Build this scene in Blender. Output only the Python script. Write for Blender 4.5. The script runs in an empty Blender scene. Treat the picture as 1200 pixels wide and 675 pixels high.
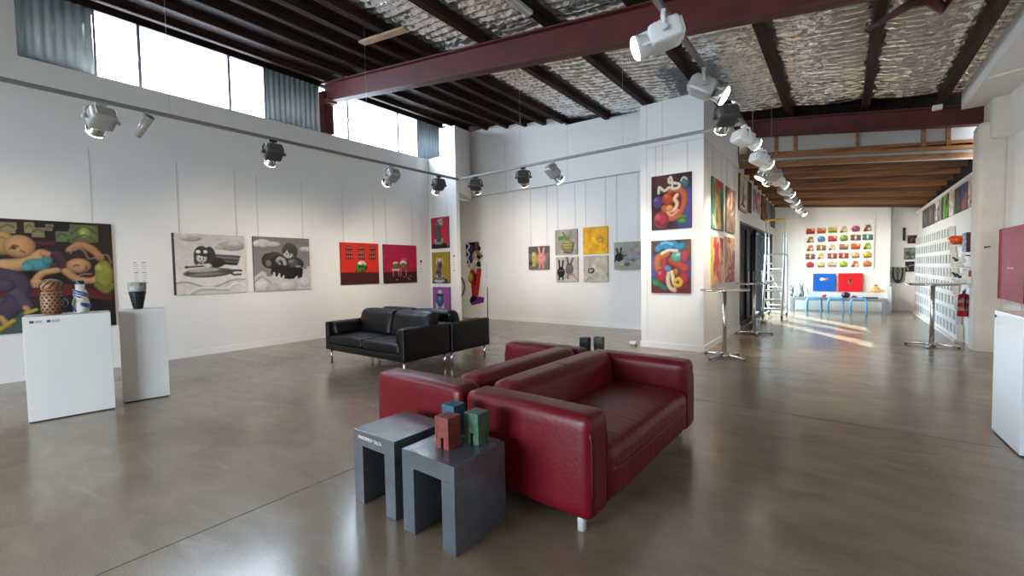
import bpy, bmesh, math, random
import numpy as np
from mathutils import Vector, Matrix, Euler
R = math.radians
PI = math.pi
C = bpy.context.scene.collection
sc = bpy.context.scene

# ------------------------------------------------------------------ materials
MATS = {}
def lin(c):
    return tuple(((v/255)/12.92 if v/255 <= .04045 else ((v/255+.055)/1.055)**2.4) for v in c)

def mat(name, col, rough=.5, metal=0., var=.0, vscale=6., bump=0., bscale=40., emit=None, estr=0., coat=0., stretch=(1, 1, 1), detail=4.):
    m = bpy.data.materials.new(name); m.use_nodes = True
    nt = m.node_tree; b = nt.nodes['Principled BSDF']
    b.inputs['Base Color'].default_value = (*col, 1)
    b.inputs['Roughness'].default_value = rough
    b.inputs['Metallic'].default_value = metal
    if coat:
        b.inputs['Coat Weight'].default_value = coat
    tc = nt.nodes.new('ShaderNodeTexCoord'); mp = nt.nodes.new('ShaderNodeMapping')
    mp.inputs['Scale'].default_value = stretch
    nt.links.new(tc.outputs['Object'], mp.inputs['Vector'])
    if var:
        n = nt.nodes.new('ShaderNodeTexNoise'); n.inputs['Scale'].default_value = vscale; n.inputs['Detail'].default_value = detail
        nt.links.new(mp.outputs['Vector'], n.inputs['Vector'])
        r = nt.nodes.new('ShaderNodeValToRGB')
        r.color_ramp.elements[0].position = .3; r.color_ramp.elements[1].position = .7
        r.color_ramp.elements[0].color = (*[max(0, c*(1-var)) for c in col], 1)
        r.color_ramp.elements[1].color = (*[min(1, c*(1+var)) for c in col], 1)
        nt.links.new(n.outputs['Fac'], r.inputs['Fac']); nt.links.new(r.outputs['Color'], b.inputs['Base Color'])
    if bump:
        n2 = nt.nodes.new('ShaderNodeTexNoise'); n2.inputs['Scale'].default_value = bscale; n2.inputs['Detail'].default_value = 5
        nt.links.new(mp.outputs['Vector'], n2.inputs['Vector'])
        bp = nt.nodes.new('ShaderNodeBump'); bp.inputs['Strength'].default_value = bump; bp.inputs['Distance'].default_value = .01
        nt.links.new(n2.outputs['Fac'], bp.inputs['Height']); nt.links.new(bp.outputs['Normal'], b.inputs['Normal'])
    if emit:
        b.inputs['Emission Color'].default_value = (*emit, 1); b.inputs['Emission Strength'].default_value = estr
    MATS[name] = m
    return m

def wood(name, c0, c1, stretch, rough=.6, scale=3.):
    m = mat(name, c0, rough)
    nt = m.node_tree; b = nt.nodes['Principled BSDF']; mp = [n for n in nt.nodes if n.type == 'MAPPING'][0]
    mp.inputs['Scale'].default_value = stretch
    n = nt.nodes.new('ShaderNodeTexNoise'); n.inputs['Scale'].default_value = scale; n.inputs['Detail'].default_value = 8; n.inputs['Distortion'].default_value = .6
    r = nt.nodes.new('ShaderNodeValToRGB'); r.color_ramp.elements[0].position = .32; r.color_ramp.elements[1].position = .72
    r.color_ramp.elements[0].color = (*c0, 1); r.color_ramp.elements[1].color = (*c1, 1)
    nt.links.new(mp.outputs['Vector'], n.inputs['Vector']); nt.links.new(n.outputs['Fac'], r.inputs['Fac']); nt.links.new(r.outputs['Color'], b.inputs['Base Color'])
    bp = nt.nodes.new('ShaderNodeBump'); bp.inputs['Strength'].default_value = .25; bp.inputs['Distance'].default_value = .01
    nt.links.new(n.outputs['Fac'], bp.inputs['Height']); nt.links.new(bp.outputs['Normal'], b.inputs['Normal'])
    return m

WALL = mat('white_wall_paint', (.775, .765, .745), .6, bump=.05, bscale=25, var=.015, vscale=1.5)
WALLR = mat('white_wall_paint_cool', (.80, .80, .79), .6, bump=.05, bscale=25)
CREAM = mat('cream_render', (.66, .63, .56), .75, bump=.4, bscale=18, var=.05, vscale=4)
SKIRT = mat('white_gloss_trim', (.82, .81, .79), .35)
JOINT = mat('board_joint', (.55, .54, .52), .7)
STEEL = mat('oxide_red_steel', (.085, .0095, .009), .6, var=.25, vscale=3, bump=.1, bscale=60)
PURLIN = wood('dark_stained_timber', (.011, .005, .003), (.055, .026, .016), (4, .35, 4), .7)
DECK = wood('dark_roof_boards', (.006, .003, .0024), (.018, .009, .0065), (5, .4, 5), .75)
JOIST = wood('brown_timber_joists', (.16, .060, .018), (.37, .165, .058), (.35, 6, 6), .55)
JOIST_SHADE = wood('shaded_timber_joists', (.085, .030, .009), (.22, .090, .030), (.35, 6, 6), .55)  # darker copy of the joist wood, colours in the shading between joists
RAWWOOD = wood('raw_timber', (.30, .17, .09), (.48, .30, .18), (.5, 6, 6), .7)
CORR = mat('galvanised_sheet', (.50, .60, .63), .45, .1, var=.12, vscale=2.)
REDL = mat('red_leather', (.140, .0036, .0080), .36, bump=.12, bscale=45, var=.12, vscale=3)
REDSEAM = mat('dark_red_piping', (.085, .004, .007), .4)
REDWRINK = mat('creased_red_leather', (.140, .0036, .0080), .36, bump=.55, bscale=5, stretch=(.8, 5, 1))
BLKL = mat('black_leather', (.0065, .0050, .0045), .38, bump=.18, bscale=30)
CHROME = mat('brushed_chrome', (.68, .67, .65), .25, 1., bump=.02, bscale=80)
WHITEMETAL = mat('white_powder_coat', (.72, .72, .70), .4)
ALU = mat('pale_aluminium', (.66, .67, .67), .5, .1)
GREYLEG = mat('pale_grey_leg', (.60, .59, .57), .4)
TABLE = mat('slate_grey_paint', (.088, .095, .106), .22, var=.15, vscale=7, bump=.05, bscale=30, coat=.45)
TABLE.node_tree.nodes['Principled BSDF'].inputs['Coat Roughness'].default_value = .13
TABLEIN = mat('archway_shade_dark', (.02, .021, .025), .5)
PED = mat('white_pedestal_paint', (.71, .695, .655), .32, var=.02, vscale=3)
BLACK = mat('black_powder_coat', (.012, .012, .013), .4)
DARKGREY = mat('dark_grey_housing', (.055, .053, .05), .45, bump=.1, bscale=60)
SILVER = mat('silver_grey_housing', (.42, .41, .39), .4, .3)
WHITEH = mat('white_lamp_housing', (.75, .75, .73), .35)
TRACK = mat('grey_track', (.22, .21, .20), .4, .4)
GLOW = mat('lamp_lens_lit', (1, .95, .85), .3, emit=(1, .90, .74), estr=14)
REFL = mat('reflector_glass_lit', (.9, .88, .82), .15, .2, emit=(1, .90, .74), estr=1.6)
WIRE = mat('steel_cable', (.46, .45, .43), .5, .5)
CARD = mat('white_card', (.78, .77, .76), .6)
INK = mat('printed_ink', (.07, .065, .07), .6)
INKG = mat('pale_printed_ink', (.42, .40, .42), .6)
BLUEP = mat('sky_blue_paint', (.13, .40, .62), .35)
GREYBENCH = mat('grey_bench_paint', (.30, .31, .32), .4)
YELLOWP = mat('safety_yellow', (.75, .42, .03), .4)
EXTRED = mat('extinguisher_red', (.33, .012, .018), .3)
ORANGE = mat('orange_glaze', (.72, .085, .015), .2)
PLUM = mat('plum_glaze', (.035, .006, .028), .15)
PORCELAIN = mat('white_porcelain', (.78, .79, .78), .25)
DUCK = mat('yellow_ochre_glaze', (.66, .38, .10), .4, var=.2, vscale=20)
REDTOY = mat('red_glaze', (.35, .02, .03), .3)
GREYTOY = mat('grey_glaze', (.20, .20, .21), .5)
GREENTOY = mat('grey_green_glaze', (.10, .14, .10), .5)
CUBER = mat('red_stained_wood', (.19, .028, .019), .6, var=.25, vscale=25, bump=.2, bscale=60)
CUBET = mat('teal_stained_wood', (.014, .095, .125), .6, var=.3, vscale=25, bump=.2, bscale=60)
CUBEG = mat('green_stained_wood', (.048, .105, .060), .6, var=.25, vscale=25, bump=.2, bscale=60)
CUBEB = mat('black_stained_wood', (.018, .018, .016), .55, var=.25, vscale=25)
CUBEM = mat('mottled_grey_wood', (.10, .10, .085), .55, var=.6, vscale=30)
NAVY = mat('navy_glaze', (.012, .025, .12), .25)
CREAMG = mat('cream_glaze', (.68, .64, .56), .3)
POTD = mat('dark_brown_glaze', (.045, .018, .008), .45)
POTL = mat('tan_clay', (.27, .135, .055), .5, var=.2, vscale=30)
CONCG = mat('outdoor_paving', (.42, .41, .39), .8, var=.1, vscale=3)
OUTW = mat('sun_block_render', (.75, .75, .74), .8)
PLYW = mat('grey_white_sarking', (.44, .44, .43), .7, var=.05, vscale=3)
FOILW = mat('foil_wire', (.10, .10, .10), .5, .6)
GALVB = mat('grey_batten', (.30, .30, .29), .45, .3)
CHAIR_RED = mat('warm_red_board', (.52, .035, .055), .4)

for m_, sp_ in ((REDL, .30), (REDWRINK, .30), (BLKL, .24), (BLACK, .3), (PURLIN, .2), (DECK, .15), (TABLE, .7)):
    m_.node_tree.nodes['Principled BSDF'].inputs['Specular IOR Level'].default_value = sp_
DOORBLK = mat('matte_black_frame', (.008, .008, .009), .6); DOORBLK.node_tree.nodes['Principled BSDF'].inputs['Specular IOR Level'].default_value = .15
def painted():
    m = bpy.data.materials.new('artist_paint'); m.use_nodes = True; nt = m.node_tree; b = nt.nodes['Principled BSDF']
    a = nt.nodes.new('ShaderNodeAttribute'); a.attribute_name = 'pigment'
    nt.links.new(a.outputs['Color'], b.inputs['Base Color']); b.inputs['Roughness'].default_value = .55; b.inputs['Specular IOR Level'].default_value = .25
    n = nt.nodes.new('ShaderNodeTexNoise'); n.inputs['Scale'].default_value = 60
    tc = nt.nodes.new('ShaderNodeTexCoord'); nt.links.new(tc.outputs['Object'], n.inputs['Vector'])
    bp = nt.nodes.new('ShaderNodeBump'); bp.inputs['Strength'].default_value = .12; bp.inputs['Distance'].default_value = .004
    nt.links.new(n.outputs['Fac'], bp.inputs['Height']); nt.links.new(bp.outputs['Normal'], b.inputs['Normal'])
    return m
PAINT = painted()

def floor_mat():
    m = mat('polished_concrete', (.20, .17, .13), .2); nt = m.node_tree; b = nt.nodes['Principled BSDF']
    tc = [n for n in nt.nodes if n.type == 'TEX_COORD'][0]
    def noise(s, d, st=(1, 1, 1), dist=0.):
        mp = nt.nodes.new('ShaderNodeMapping'); mp.inputs['Scale'].default_value = st; nt.links.new(tc.outputs['Object'], mp.inputs['Vector'])
        n = nt.nodes.new('ShaderNodeTexNoise'); n.inputs['Scale'].default_value = s; n.inputs['Detail'].default_value = d; n.inputs['Distortion'].default_value = dist
        nt.links.new(mp.outputs['Vector'], n.inputs['Vector']); return n.outputs['Fac']
    def ramp(f, p0, c0, p1, c1):
        r = nt.nodes.new('ShaderNodeValToRGB'); e = r.color_ramp.elements
        e[0].position = p0; e[0].color = (*c0, 1); e[1].position = p1; e[1].color = (*c1, 1)
        nt.links.new(f, r.inputs['Fac']); return r.outputs['Color']
    def mix(t, f, a, bb):
        x = nt.nodes.new('ShaderNodeMix'); x.data_type = 'RGBA'; x.blend_type = t
        x.inputs['Factor'].default_value = f; nt.links.new(a, x.inputs['A']); nt.links.new(bb, x.inputs['B']); return x.outputs['Result']
    c = ramp(noise(.55, 6, (1, 1.6, 1), .5), .3, (.235, .172, .105), .72, (.395, .312, .212))
    c = mix('MULTIPLY', .75, c, ramp(noise(2.6, 8, (1, 2.2, 1), .8), .3, (.72, .70, .66), .7, (1, 1, 1)))
    c = mix('MULTIPLY', .5, c, ramp(noise(120, 2), .35, (.68, .67, .66), .6, (1, 1, 1)))
    c = mix('SCREEN', .12, c, ramp(noise(1.1, 9, (.7, 2.5, 1), 2.), .62, (0, 0, 0), .75, (.8, .78, .72)))
    nt.links.new(c, b.inputs['Base Color'])
    rr = nt.nodes.new('ShaderNodeMapRange'); rr.inputs['To Min'].default_value = .13; rr.inputs['To Max'].default_value = .27
    nt.links.new(noise(1.6, 7, (1, 2, 1), .5), rr.inputs['Value']); nt.links.new(rr.outputs['Result'], b.inputs['Roughness'])
    bp = nt.nodes.new('ShaderNodeBump'); bp.inputs['Strength'].default_value = .10; bp.inputs['Distance'].default_value = .004
    nt.links.new(noise(90, 3), bp.inputs['Height']); nt.links.new(bp.outputs['Normal'], b.inputs['Normal'])
    b.inputs['Specular IOR Level'].default_value = .75
    return m
FLOOR = floor_mat()

def foil_mat():
    m = mat('silver_foil', (.84, .87, .90), .20, .84); nt = m.node_tree; b = nt.nodes['Principled BSDF']
    mp = [n for n in nt.nodes if n.type == 'MAPPING'][0]
    v = nt.nodes.new('ShaderNodeTexVoronoi'); v.inputs['Scale'].default_value = 10; v.feature = 'F1'
    n = nt.nodes.new('ShaderNodeTexNoise'); n.inputs['Scale'].default_value = 7; n.inputs['Detail'].default_value = 4
    mp.inputs['Scale'].default_value = (.8, 1.6, 1)
    nt.links.new(mp.outputs['Vector'], v.inputs['Vector']); nt.links.new(mp.outputs['Vector'], n.inputs['Vector'])
    b1 = nt.nodes.new('ShaderNodeBump'); b1.inputs['Strength'].default_value = .75; b1.inputs['Distance'].default_value = .02
    b2 = nt.nodes.new('ShaderNodeBump'); b2.inputs['Strength'].default_value = .6; b2.inputs['Distance'].default_value = .02
    nt.links.new(v.outputs['Distance'], b1.inputs['Height']); nt.links.new(n.outputs['Fac'], b2.inputs['Height'])
    nt.links.new(b1.outputs['Normal'], b2.inputs['Normal']); nt.links.new(b2.outputs['Normal'], b.inputs['Normal'])
    return m
FOIL = foil_mat()

def glass_mat(name, tint, gl):
    m = bpy.data.materials.new(name); m.use_nodes = True; nt = m.node_tree; nt.nodes.remove(nt.nodes['Principled BSDF'])
    o = nt.nodes['Material Output']; t = nt.nodes.new('ShaderNodeBsdfTransparent'); t.inputs['Color'].default_value = (*tint, 1)
    g = nt.nodes.new('ShaderNodeBsdfGlossy'); g.inputs['Roughness'].default_value = .02
    x = nt.nodes.new('ShaderNodeMixShader'); x.inputs['Fac'].default_value = gl
    nt.links.new(t.outputs[0], x.inputs[1]); nt.links.new(g.outputs[0], x.inputs[2]); nt.links.new(x.outputs[0], o.inputs['Surface'])
    return m
GLASS = glass_mat('window_glass', (.95, .97, 1), .06)
DGLASS = glass_mat('door_glass', (.85, .92, .95), .03)

# ------------------------------------------------------------------ mesh helpers
def bm_new(): return bmesh.new()

def box(bm, lo, hi, mi=0, bev=0., rot=None, at=None):
    r = bmesh.ops.create_cube(bm, size=1)
    vs = r['verts']
    c = [(a+b)/2 for a, b in zip(lo, hi)]; s = [b-a for a, b in zip(lo, hi)]
    for v in vs:
        v.co = Vector((v.co.x*s[0]+c[0], v.co.y*s[1]+c[1], v.co.z*s[2]+c[2]))
    fs = set(f for v in vs for f in v.link_faces)
    for f in fs: f.material_index = mi
    if bev:
        es = list(set(e for v in vs for e in v.link_edges))
        rr = bmesh.ops.bevel(bm, geom=es, offset=bev, segments=2, profile=.6, affect='EDGES')
        for f in rr['faces']: f.material_index = mi
        vs = list(set([v for v in rr['verts']] + [v for f in fs if f.is_valid for v in f.verts]))
    if rot is not None:
        bmesh.ops.transform(bm, matrix=rot, verts=[v for v in vs if v.is_valid])
    return vs

def rbox(bm, lo, hi, r, n=12, puff=(0, 0, 0), mi=0, warp=None):
    """box with round edges and slightly bulging faces"""
    lo = Vector(lo); hi = Vector(hi); ctr = (lo+hi)/2; h = (hi-lo)/2
    r = min(r, min(h)*.999)
    b2 = bmesh.new(); bmesh.ops.create_cube(b2, size=2)
    bmesh.ops.subdivide_edges(b2, edges=b2.edges[:], cuts=n, use_grid_fill=True)
    idx = {}
    for v in b2.verts:
        p = v.co.copy(); q = Vector(); d = Vector()
        # denser rows near the edges
        for i in range(3):
            t = p[i]; t = math.copysign(1-(1-abs(t))**1.7, t); p[i] = t
            q[i] = max(-(h[i]-r), min(h[i]-r, t*h[i])); d[i] = t*h[i]-q[i]
        if d.length < 1e-9:
            pos = Vector([p[i]*h[i] for i in range(3)])
        else:
            pos = q + d.normalized()*r
        u = [1-min(1, abs(pos[i]/h[i]))**2 for i in range(3)]
        for i in range(3):
            j, k = [a for a in range(3) if a != i]
            f = max(0, abs(pos[i])/h[i])
            pos[i] += math.copysign(puff[i]*u[j]**.6*u[k]**.6*f**3, pos[i]) if puff[i] else 0
        pos += ctr
        if warp: pos = warp(pos)
        idx[v] = bm.verts.new(pos)
    for f in b2.faces:
        nf = bm.faces.new([idx[v] for v in f.verts]); nf.material_index = mi; nf.smooth = True
    b2.free()

def cyl(bm, p0, p1, r0, r1=None, seg=16, mi=0, caps=True, smooth=True):
    r1 = r0 if r1 is None else r1
    p0 = Vector(p0); p1 = Vector(p1); d = (p1-p0)
    q = Vector((0, 0, 1)).rotation_difference(d.normalized())
    a = []; b = []
    for i in range(seg):
        t = 2*PI*i/seg; o = Vector((math.cos(t), math.sin(t), 0))
        a.append(bm.verts.new(p0+q@(o*r0))); b.append(bm.verts.new(p1+q@(o*r1)))
    for i in range(seg):
        j = (i+1) % seg
        f = bm.faces.new((a[i], a[j], b[j], b[i])); f.smooth = smooth; f.material_index = mi
    if caps:
        f = bm.faces.new(a[::-1]); f.material_index = mi
        f = bm.faces.new(b); f.material_index = mi

def tube(bm, pts, r, seg=8, mi=0, closed=False):
    pts = [Vector(p) for p in pts]; n = len(pts); rings = []
    up = None
    for i, p in enumerate(pts):
        if closed: t = pts[(i+1) % n]-pts[i-1]
        else: t = pts[min(i+1, n-1)]-pts[max(i-1, 0)]
        t.normalize()
        if up is None:
            up = t.orthogonal().normalized()
        up = (up - t*up.dot(t)).normalized(); w = t.cross(up)
        rr = r[i] if isinstance(r, (list, tuple)) else r
        rings.append([bm.verts.new(p+(up*math.cos(2*PI*k/seg)+w*math.sin(2*PI*k/seg))*rr) for k in range(seg)])
    for i in range(n if closed else n-1):
        A = rings[i]; B = rings[(i+1) % n]
        for k in range(seg):
            f = bm.faces.new((A[k], A[(k+1) % seg], B[(k+1) % seg], B[k])); f.smooth = True; f.material_index = mi
    if not closed:
        f = bm.faces.new(rings[0][::-1]); f.material_index = mi
        f = bm.faces.new(rings[-1]); f.material_index = mi

def lathe(bm, prof, c=(0, 0, 0), seg=28, mi=0, mis=None):
    rings = []
    for r, z in prof:
        rings.append([bm.verts.new((c[0]+r*math.cos(2*PI*k/seg), c[1]+r*math.sin(2*PI*k/seg), c[2]+z)) for k in range(seg)])
    for i in range(len(rings)-1):
        for k in range(seg):
            f = bm.faces.new((rings[i][k], rings[i][(k+1) % seg], rings[i+1][(k+1) % seg], rings[i+1][k])); f.smooth = True
            f.material_index = mis[i] if mis else mi
    f = bm.faces.new(rings[0][::-1]); f.material_index = mis[0] if mis else mi
    f = bm.faces.new(rings[-1]); f.material_index = mis[-1] if mis else mi

def ball(bm, c, r, mi=0, seg=16, rot=None):
    rr = bmesh.ops.create_uvsphere(bm, u_segments=seg, v_segments=seg//2+2, radius=1)
    s = r if isinstance(r, (tuple, list)) else (r, r, r)
    for v in rr['verts']:
        p = Vector((v.co.x*s[0], v.co.y*s[1], v.co.z*s[2]))
        if rot: p = rot @ p
        v.co = p+Vector(c)
    for f in set(f for v in rr['verts'] for f in v.link_faces): f.smooth = True; f.material_index = mi

def prism(bm, pts, axis, a, b, mi=0):
    """extrude a polygon given in the two other axes along axis from a to b"""
    def P(u, v, w):
        return {'x': (w, u, v), 'y': (u, w, v), 'z': (u, v, w)}[axis]
    A = [bm.verts.new(P(u, v, a)) for u, v in pts]; B = [bm.verts.new(P(u, v, b)) for u, v in pts]
    n = len(pts)
    fs = [bm.faces.new(A), bm.faces.new(B[::-1])]
    for i in range(n): fs.append(bm.faces.new((A[i], B[i], B[(i+1) % n], A[(i+1) % n])))
    for f in fs: f.material_index = mi
    bmesh.ops.recalc_face_normals(bm, faces=fs)

def obj(name, bm, mats, parent=None, loc=None, rot=None):
    bmesh.ops.recalc_face_normals(bm, faces=bm.faces[:])
    me = bpy.data.meshes.new(name); bm.to_mesh(me); bm.free()
    for m in (mats if isinstance(mats, (list, tuple)) else [mats]): me.materials.append(m)
    o = bpy.data.objects.new(name, me); C.objects.link(o)
    if parent: o.parent = parent
    if loc is not None: o.location = loc
    if rot is not None: o.rotation_euler = rot
    return o

def tag(o, label, cat, group=None):
    o['label'] = label; o['category'] = cat
    if group: o['group'] = group
    return o
def thing(name, label, cat, loc=(0, 0, 0), rz=0., group=None):
    o = bpy.data.objects.new(name, None); C.objects.link(o); o.empty_display_size = .1
    o.location = loc; o.rotation_euler = (0, 0, rz)
    return tag(o, label, cat, group)
def struct(name, bm, m, label=None):
    o = obj(name, bm, m); o['kind'] = 'structure'
    if label: o['label'] = label
    return o
def sbox(name, lo, hi, m, bev=0.):
    bm = bm_new(); box(bm, lo, hi, 0, bev); return struct(name, bm, m)

def copy_tree(o, parent=None):
    c = o.copy(); C.objects.link(c)
    if parent: c.parent = parent
    for ch in [k for k in bpy.data.objects if k.parent == o]:
        copy_tree(ch, c)
    return c
def dup(o, loc, rz, label, group=None):
    c = copy_tree(o); c.location = loc; c.rotation_euler = (0, 0, rz); c['label'] = label
    if group: c['group'] = group
    return c

# ------------------------------------------------------------------ camera
f_px, yaw, pit, rol = 507.39, 0.652166, 0.041738, -0.0177320
fw = Vector((-math.sin(yaw)*math.cos(pit), math.cos(yaw)*math.cos(pit), -math.sin(pit)))
r0 = Vector((math.cos(yaw), math.sin(yaw), 0)); u0 = r0.cross(fw)
rr = r0*math.cos(rol)+u0*math.sin(rol); uu = -r0*math.sin(rol)+u0*math.cos(rol)
cam = bpy.data.cameras.new('camera'); co = bpy.data.objects.new('camera', cam); C.objects.link(co)
cam.sensor_width = 36; cam.lens = f_px/1200*36; cam.clip_start = .05
M = Matrix((rr, uu, -fw)).transposed().to_4x4(); M.translation = Vector((0, 0, 1.4)); co.matrix_world = M
sc.camera = co

LW, BW, CF, CR, RW = -8.92, 9.48, 7.47, -1.79, 1.95
def roofz(x): return 4.22-.14*x            # underside of the purlins

# ------------------------------------------------------------------ setting: floor
bm = bm_new(); box(bm, (-9.9, -5, -.12), (3.2, 17.6, 0)); struct('floor', bm, FLOOR)
bm = bm_new(); box(bm, (-2.775, -4, -.001), (-2.769, 4.76, .0012)); struct('floor_joint', bm, mat('joint_filler', (.07, .06, .05), .6))
bm = bm_new(); box(bm, (-2.77, 4.757, -.001), (1.95, 4.763, .0012)); struct('floor_joint', bm, MATS['joint_filler'])
sbox('ground_outside', (-30, -12, -.3), (20, 40, -.13), CONCG)

# walls
sbox('wall_left', (LW-.12, -5, 0), (LW, 8.05, 4.42), WALL)
sbox('wall_left_end', (LW-.14, -.45, 4.42), (LW, .735, 6.0), WALL)
sbox('wall_left_rear', (LW-.14, -5, 4.42), (LW, -3.75, 6.0), WALL)
# fin wall that juts out beside the three chess piece canvases, and the box above it
sbox('wall_fin', (LW, 8.05, 0), (-7.9, 8.17, 4.42), WALL)
bm = bm_new()
def splay(pts, z0, z1):
    lo = [bm.verts.new((x, y, z0)) for x, y in pts]; hi = [bm.verts.new((x, y, z)) for (x, y), z in zip(pts, z1)]
    bm.faces.new(lo); bm.faces.new(hi[::-1])
    for a in range(len(pts)):
        b = (a+1) % len(pts); bm.faces.new((lo[a], lo[b], hi[b], hi[a]))
splay([(-8.47, 8.05), (-7.9, 8.05), (-8.64, 9.45), (-9.2, 9.45)], 4.42, (5.14, 5.10, 5.42, 5.5))
splay([(-9.2, 8.06), (-7.9, 8.06), (-8.64, 9.45), (-9.2, 9.45)], 3.47, (4.42,)*4)
struct('wall_fin_box', bm, WALL)
sbox('wall_back', (-9.7, BW, 0), (-2.83, BW+.12, 3.53), WALL)
sbox('wall_alcove', (-9.8, 8.17, 0), (-9.7, BW+.12, 3.45), WALL)
sbox('wall_alcove_inner', (-9.7, 8.05, 0), (LW-.12, 8.17, 4.40), WALL)
# overhanging upper back wall with its stepped top
tops = [(-9.2, 5.42), (-8.64, 5.42), (-7.56, 5.41), (-7.36, 5.31), (-6.88, 5.30), (-6.74, 5.235), (-5.86, 5.22), (-5.49, 5.02), (-5.47, 4.94), (-4.465, 4.925), (-4.395, 4.875), (-3.55, 4.84), (-2.83, 4.80)]
bm = bm_new(); prism(bm, [(-9.2, 3.53), (-2.83, 3.53)] + tops[::-1], 'y', 9.455, 9.60); struct('wall_back_upper', bm, WALL)
sbox('soffit_alcove', (-9.8, 8.1, 3.42), (-8.70, BW+.1, 3.50), WALL)
bm = bm_new()
for x in (-7.38, -5.42): box(bm, (x-.004, 9.452, 3.55), (x+.004, 9.456, 4.95))
struct('trim_1', bm, JOINT)
bm = bm_new(); box(bm, (-8.64, 9.44, 3.53), (-2.83, 9.48, 3.545)); struct('trim_2', bm, JOINT)
# column block and corridor wall
bm = bm_new(); box(bm, (-2.83, CF, 0), (CR, 8.6, 4.2)); box(bm, (-1.95, 8.6, 0), (CR, 10.32, 4.2)); box(bm, (-2.83, 8.6, 0), (-1.95, BW+.12, 4.2)); struct('wall_column', bm, WALL)
bm = bm_new()
for z in (3.46,): box(bm, (-2.70, CF-.004, z-.005), (CR-.0, CF, z+.005))
for x in (-2.72, -2.45): box(bm, (x-.003, CF-.003, .12 if x < -2.7 else 2.97), (x+.003, CF, 4.2))
for y in (7.62, 8.25, 9.3): box(bm, (CR, y-.003, 2.99), (CR+.004, y+.003, 3.46))
box(bm, (CR, CF, 3.455), (CR+.004, 10.3, 3.465)); struct('trim_3', bm, JOINT)
bm = bm_new(); box(bm, (-1.95, 10.32, 2.36), (CR, 16.7, 3.75)); box(bm, (-1.95, 10.32, 0), (CR, 10.6, 2.36)); box(bm, (-1.95, 16.2, 0), (CR, 16.7, 2.36)); struct('wall_corridor', bm, WALL)
bm = bm_new(); box(bm, (-1.95, 16.7, 0), (1.1, 16.82, 3.6)); box(bm, (1.1, 17.1, 0), (1.95, 17.22, 3.6)); box(bm, (1.0, 16.82, 0), (1.1, 17.22, 3.6)); struct('wall_far', bm, WALL)
sbox('wall_right_far', (1.70, 10.1, 0), (1.85, 17.1, 2.86), WALL)
sbox('wall_right_far_top', (1.76, 10.46, 2.86), (1.85, 17.1, 3.45), DECK)
sbox('wall_right', (RW, -5, 0), (RW+.14, 10.15, 4.1), WALLR)
bm = bm_new(); box(bm, (RW-.015, 3, 3.22), (RW, 9.7, 3.9)); struct('trim_4', bm, WALLR)
bm = bm_new()
for y in (8.9, 7.4): box(bm, (RW-.003, y-.003, .1), (RW, y+.003, 3.2))
struct('trim_5', bm, JOINT)
# round cornered pillar under the second steel beam
bm = bm_new(); rbox(bm, (1.64, 9.74, -.05), (1.97, 10.14, 3.54), .07, 14); struct('wall_pillar', bm, CREAM)
bm = bm_new(); rbox(bm, (1.76, 9.66, 3.24), (2.05, 10.2, 3.92), .06, 8); struct('wall_pillar_head', bm, CREAM)
# rear of the room, behind the camera: white wall with a wide unseen opening added for fill light
bm = bm_new(); box(bm, (-9.9, -5.1, 0), (-5.2, -5, 6)); box(bm, (-2.0, -5.1, 0), (2.1, -5, 5)); box(bm, (-5.2, -5.1, 2.5), (-2.0, -5, 5.6)); struct('wall_rear', bm, WALL)
# skirtings
bm = bm_new(); box(bm, (LW, -5, 0), (LW+.015, 8.05, .11)); box(bm, (LW, 8.035, 0), (-7.9, 8.05, .11)); struct('baseboard_left', bm, SKIRT)
bm = bm_new(); box(bm, (-9.7, BW-.015, 0), (-2.83, BW, .11)); struct('baseboard_back', bm, SKIRT)
bm = bm_new(); box(bm, (-2.845, CF-.015, 0), (CR+.015, CF, .10)); box(bm, (CR, CF, 0), (CR+.015, 10.6, .10)); struct('baseboard_column', bm, SKIRT)
bm = bm_new(); box(bm, (RW-.015, -5, 0), (RW, 9.75, .10)); struct('baseboard_right', bm, SKIRT)

# clerestory: corrugated sheet, windows, eave
CX = -9.05
def corrugated(y0, y1, x=CX, z0=4.40, z1=5.55):
    bm = bm_new(); n = int((y1-y0)/.012); a = []; b = []
    for i in range(n+1):
        y = y0+(y1-y0)*i/n; dx = .014*math.sin(2*PI*y/.105)
        a.append(bm.verts.new((x+dx, y, z0))); b.append(bm.verts.new((x+dx, y, z1)))
    for i in range(n):
        f = bm.faces.new((a[i], a[i+1], b[i+1], b[i])); f.smooth = True
    o = struct('wall_corrugated_sheet', bm, CORR)
    s = o.modifiers.new('thickness', 'SOLIDIFY'); s.thickness = .004
    return o
corrugated(.735, 1.52); corrugated(3.98, 5.10); corrugated(7.82, 9.66)
bm = bm_new(); box(bm, (CX-.05, -3.8, 4.40), (CX+.06, 8.72, 4.43)); struct('trim_6', bm, WALL)
bm = bm_new(); box(bm, (CX-.06, -4, 5.44), (CX+.03, 8.72, 5.62)); struct('trim_7', bm, DECK)
FRAME = mat('grey_window_frame', (.22, .22, .26), .5)
def window(n, y0, y1, mul):
    bm = bm_new()
    for a, b in ((y0, y0+.03), (y1-.03, y1)): box(bm, (CX-.03, a, 4.42), (CX+.02, b, 5.46))
    for y in mul: box(bm, (CX-.03, y-.022, 4.42), (CX+.02, y+.022, 5.46))
    box(bm, (CX-.03, y0, 4.42), (CX+.02, y1, 4.45)); box(bm, (CX-.03, y0, 5.43), (CX+.02, y1, 5.46))
    box(bm, (CX+.02, mul[0]-.02, 4.86), (CX+.04, mul[0]+.02, 4.93))
    w = struct('window_%d' % n, bm, FRAME)
    bm = bm_new(); box(bm, (CX-.008, y0+.02, 4.44), (CX-.002, y1-.02, 5.44)); obj('glass_pane', bm, GLASS, w)
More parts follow.
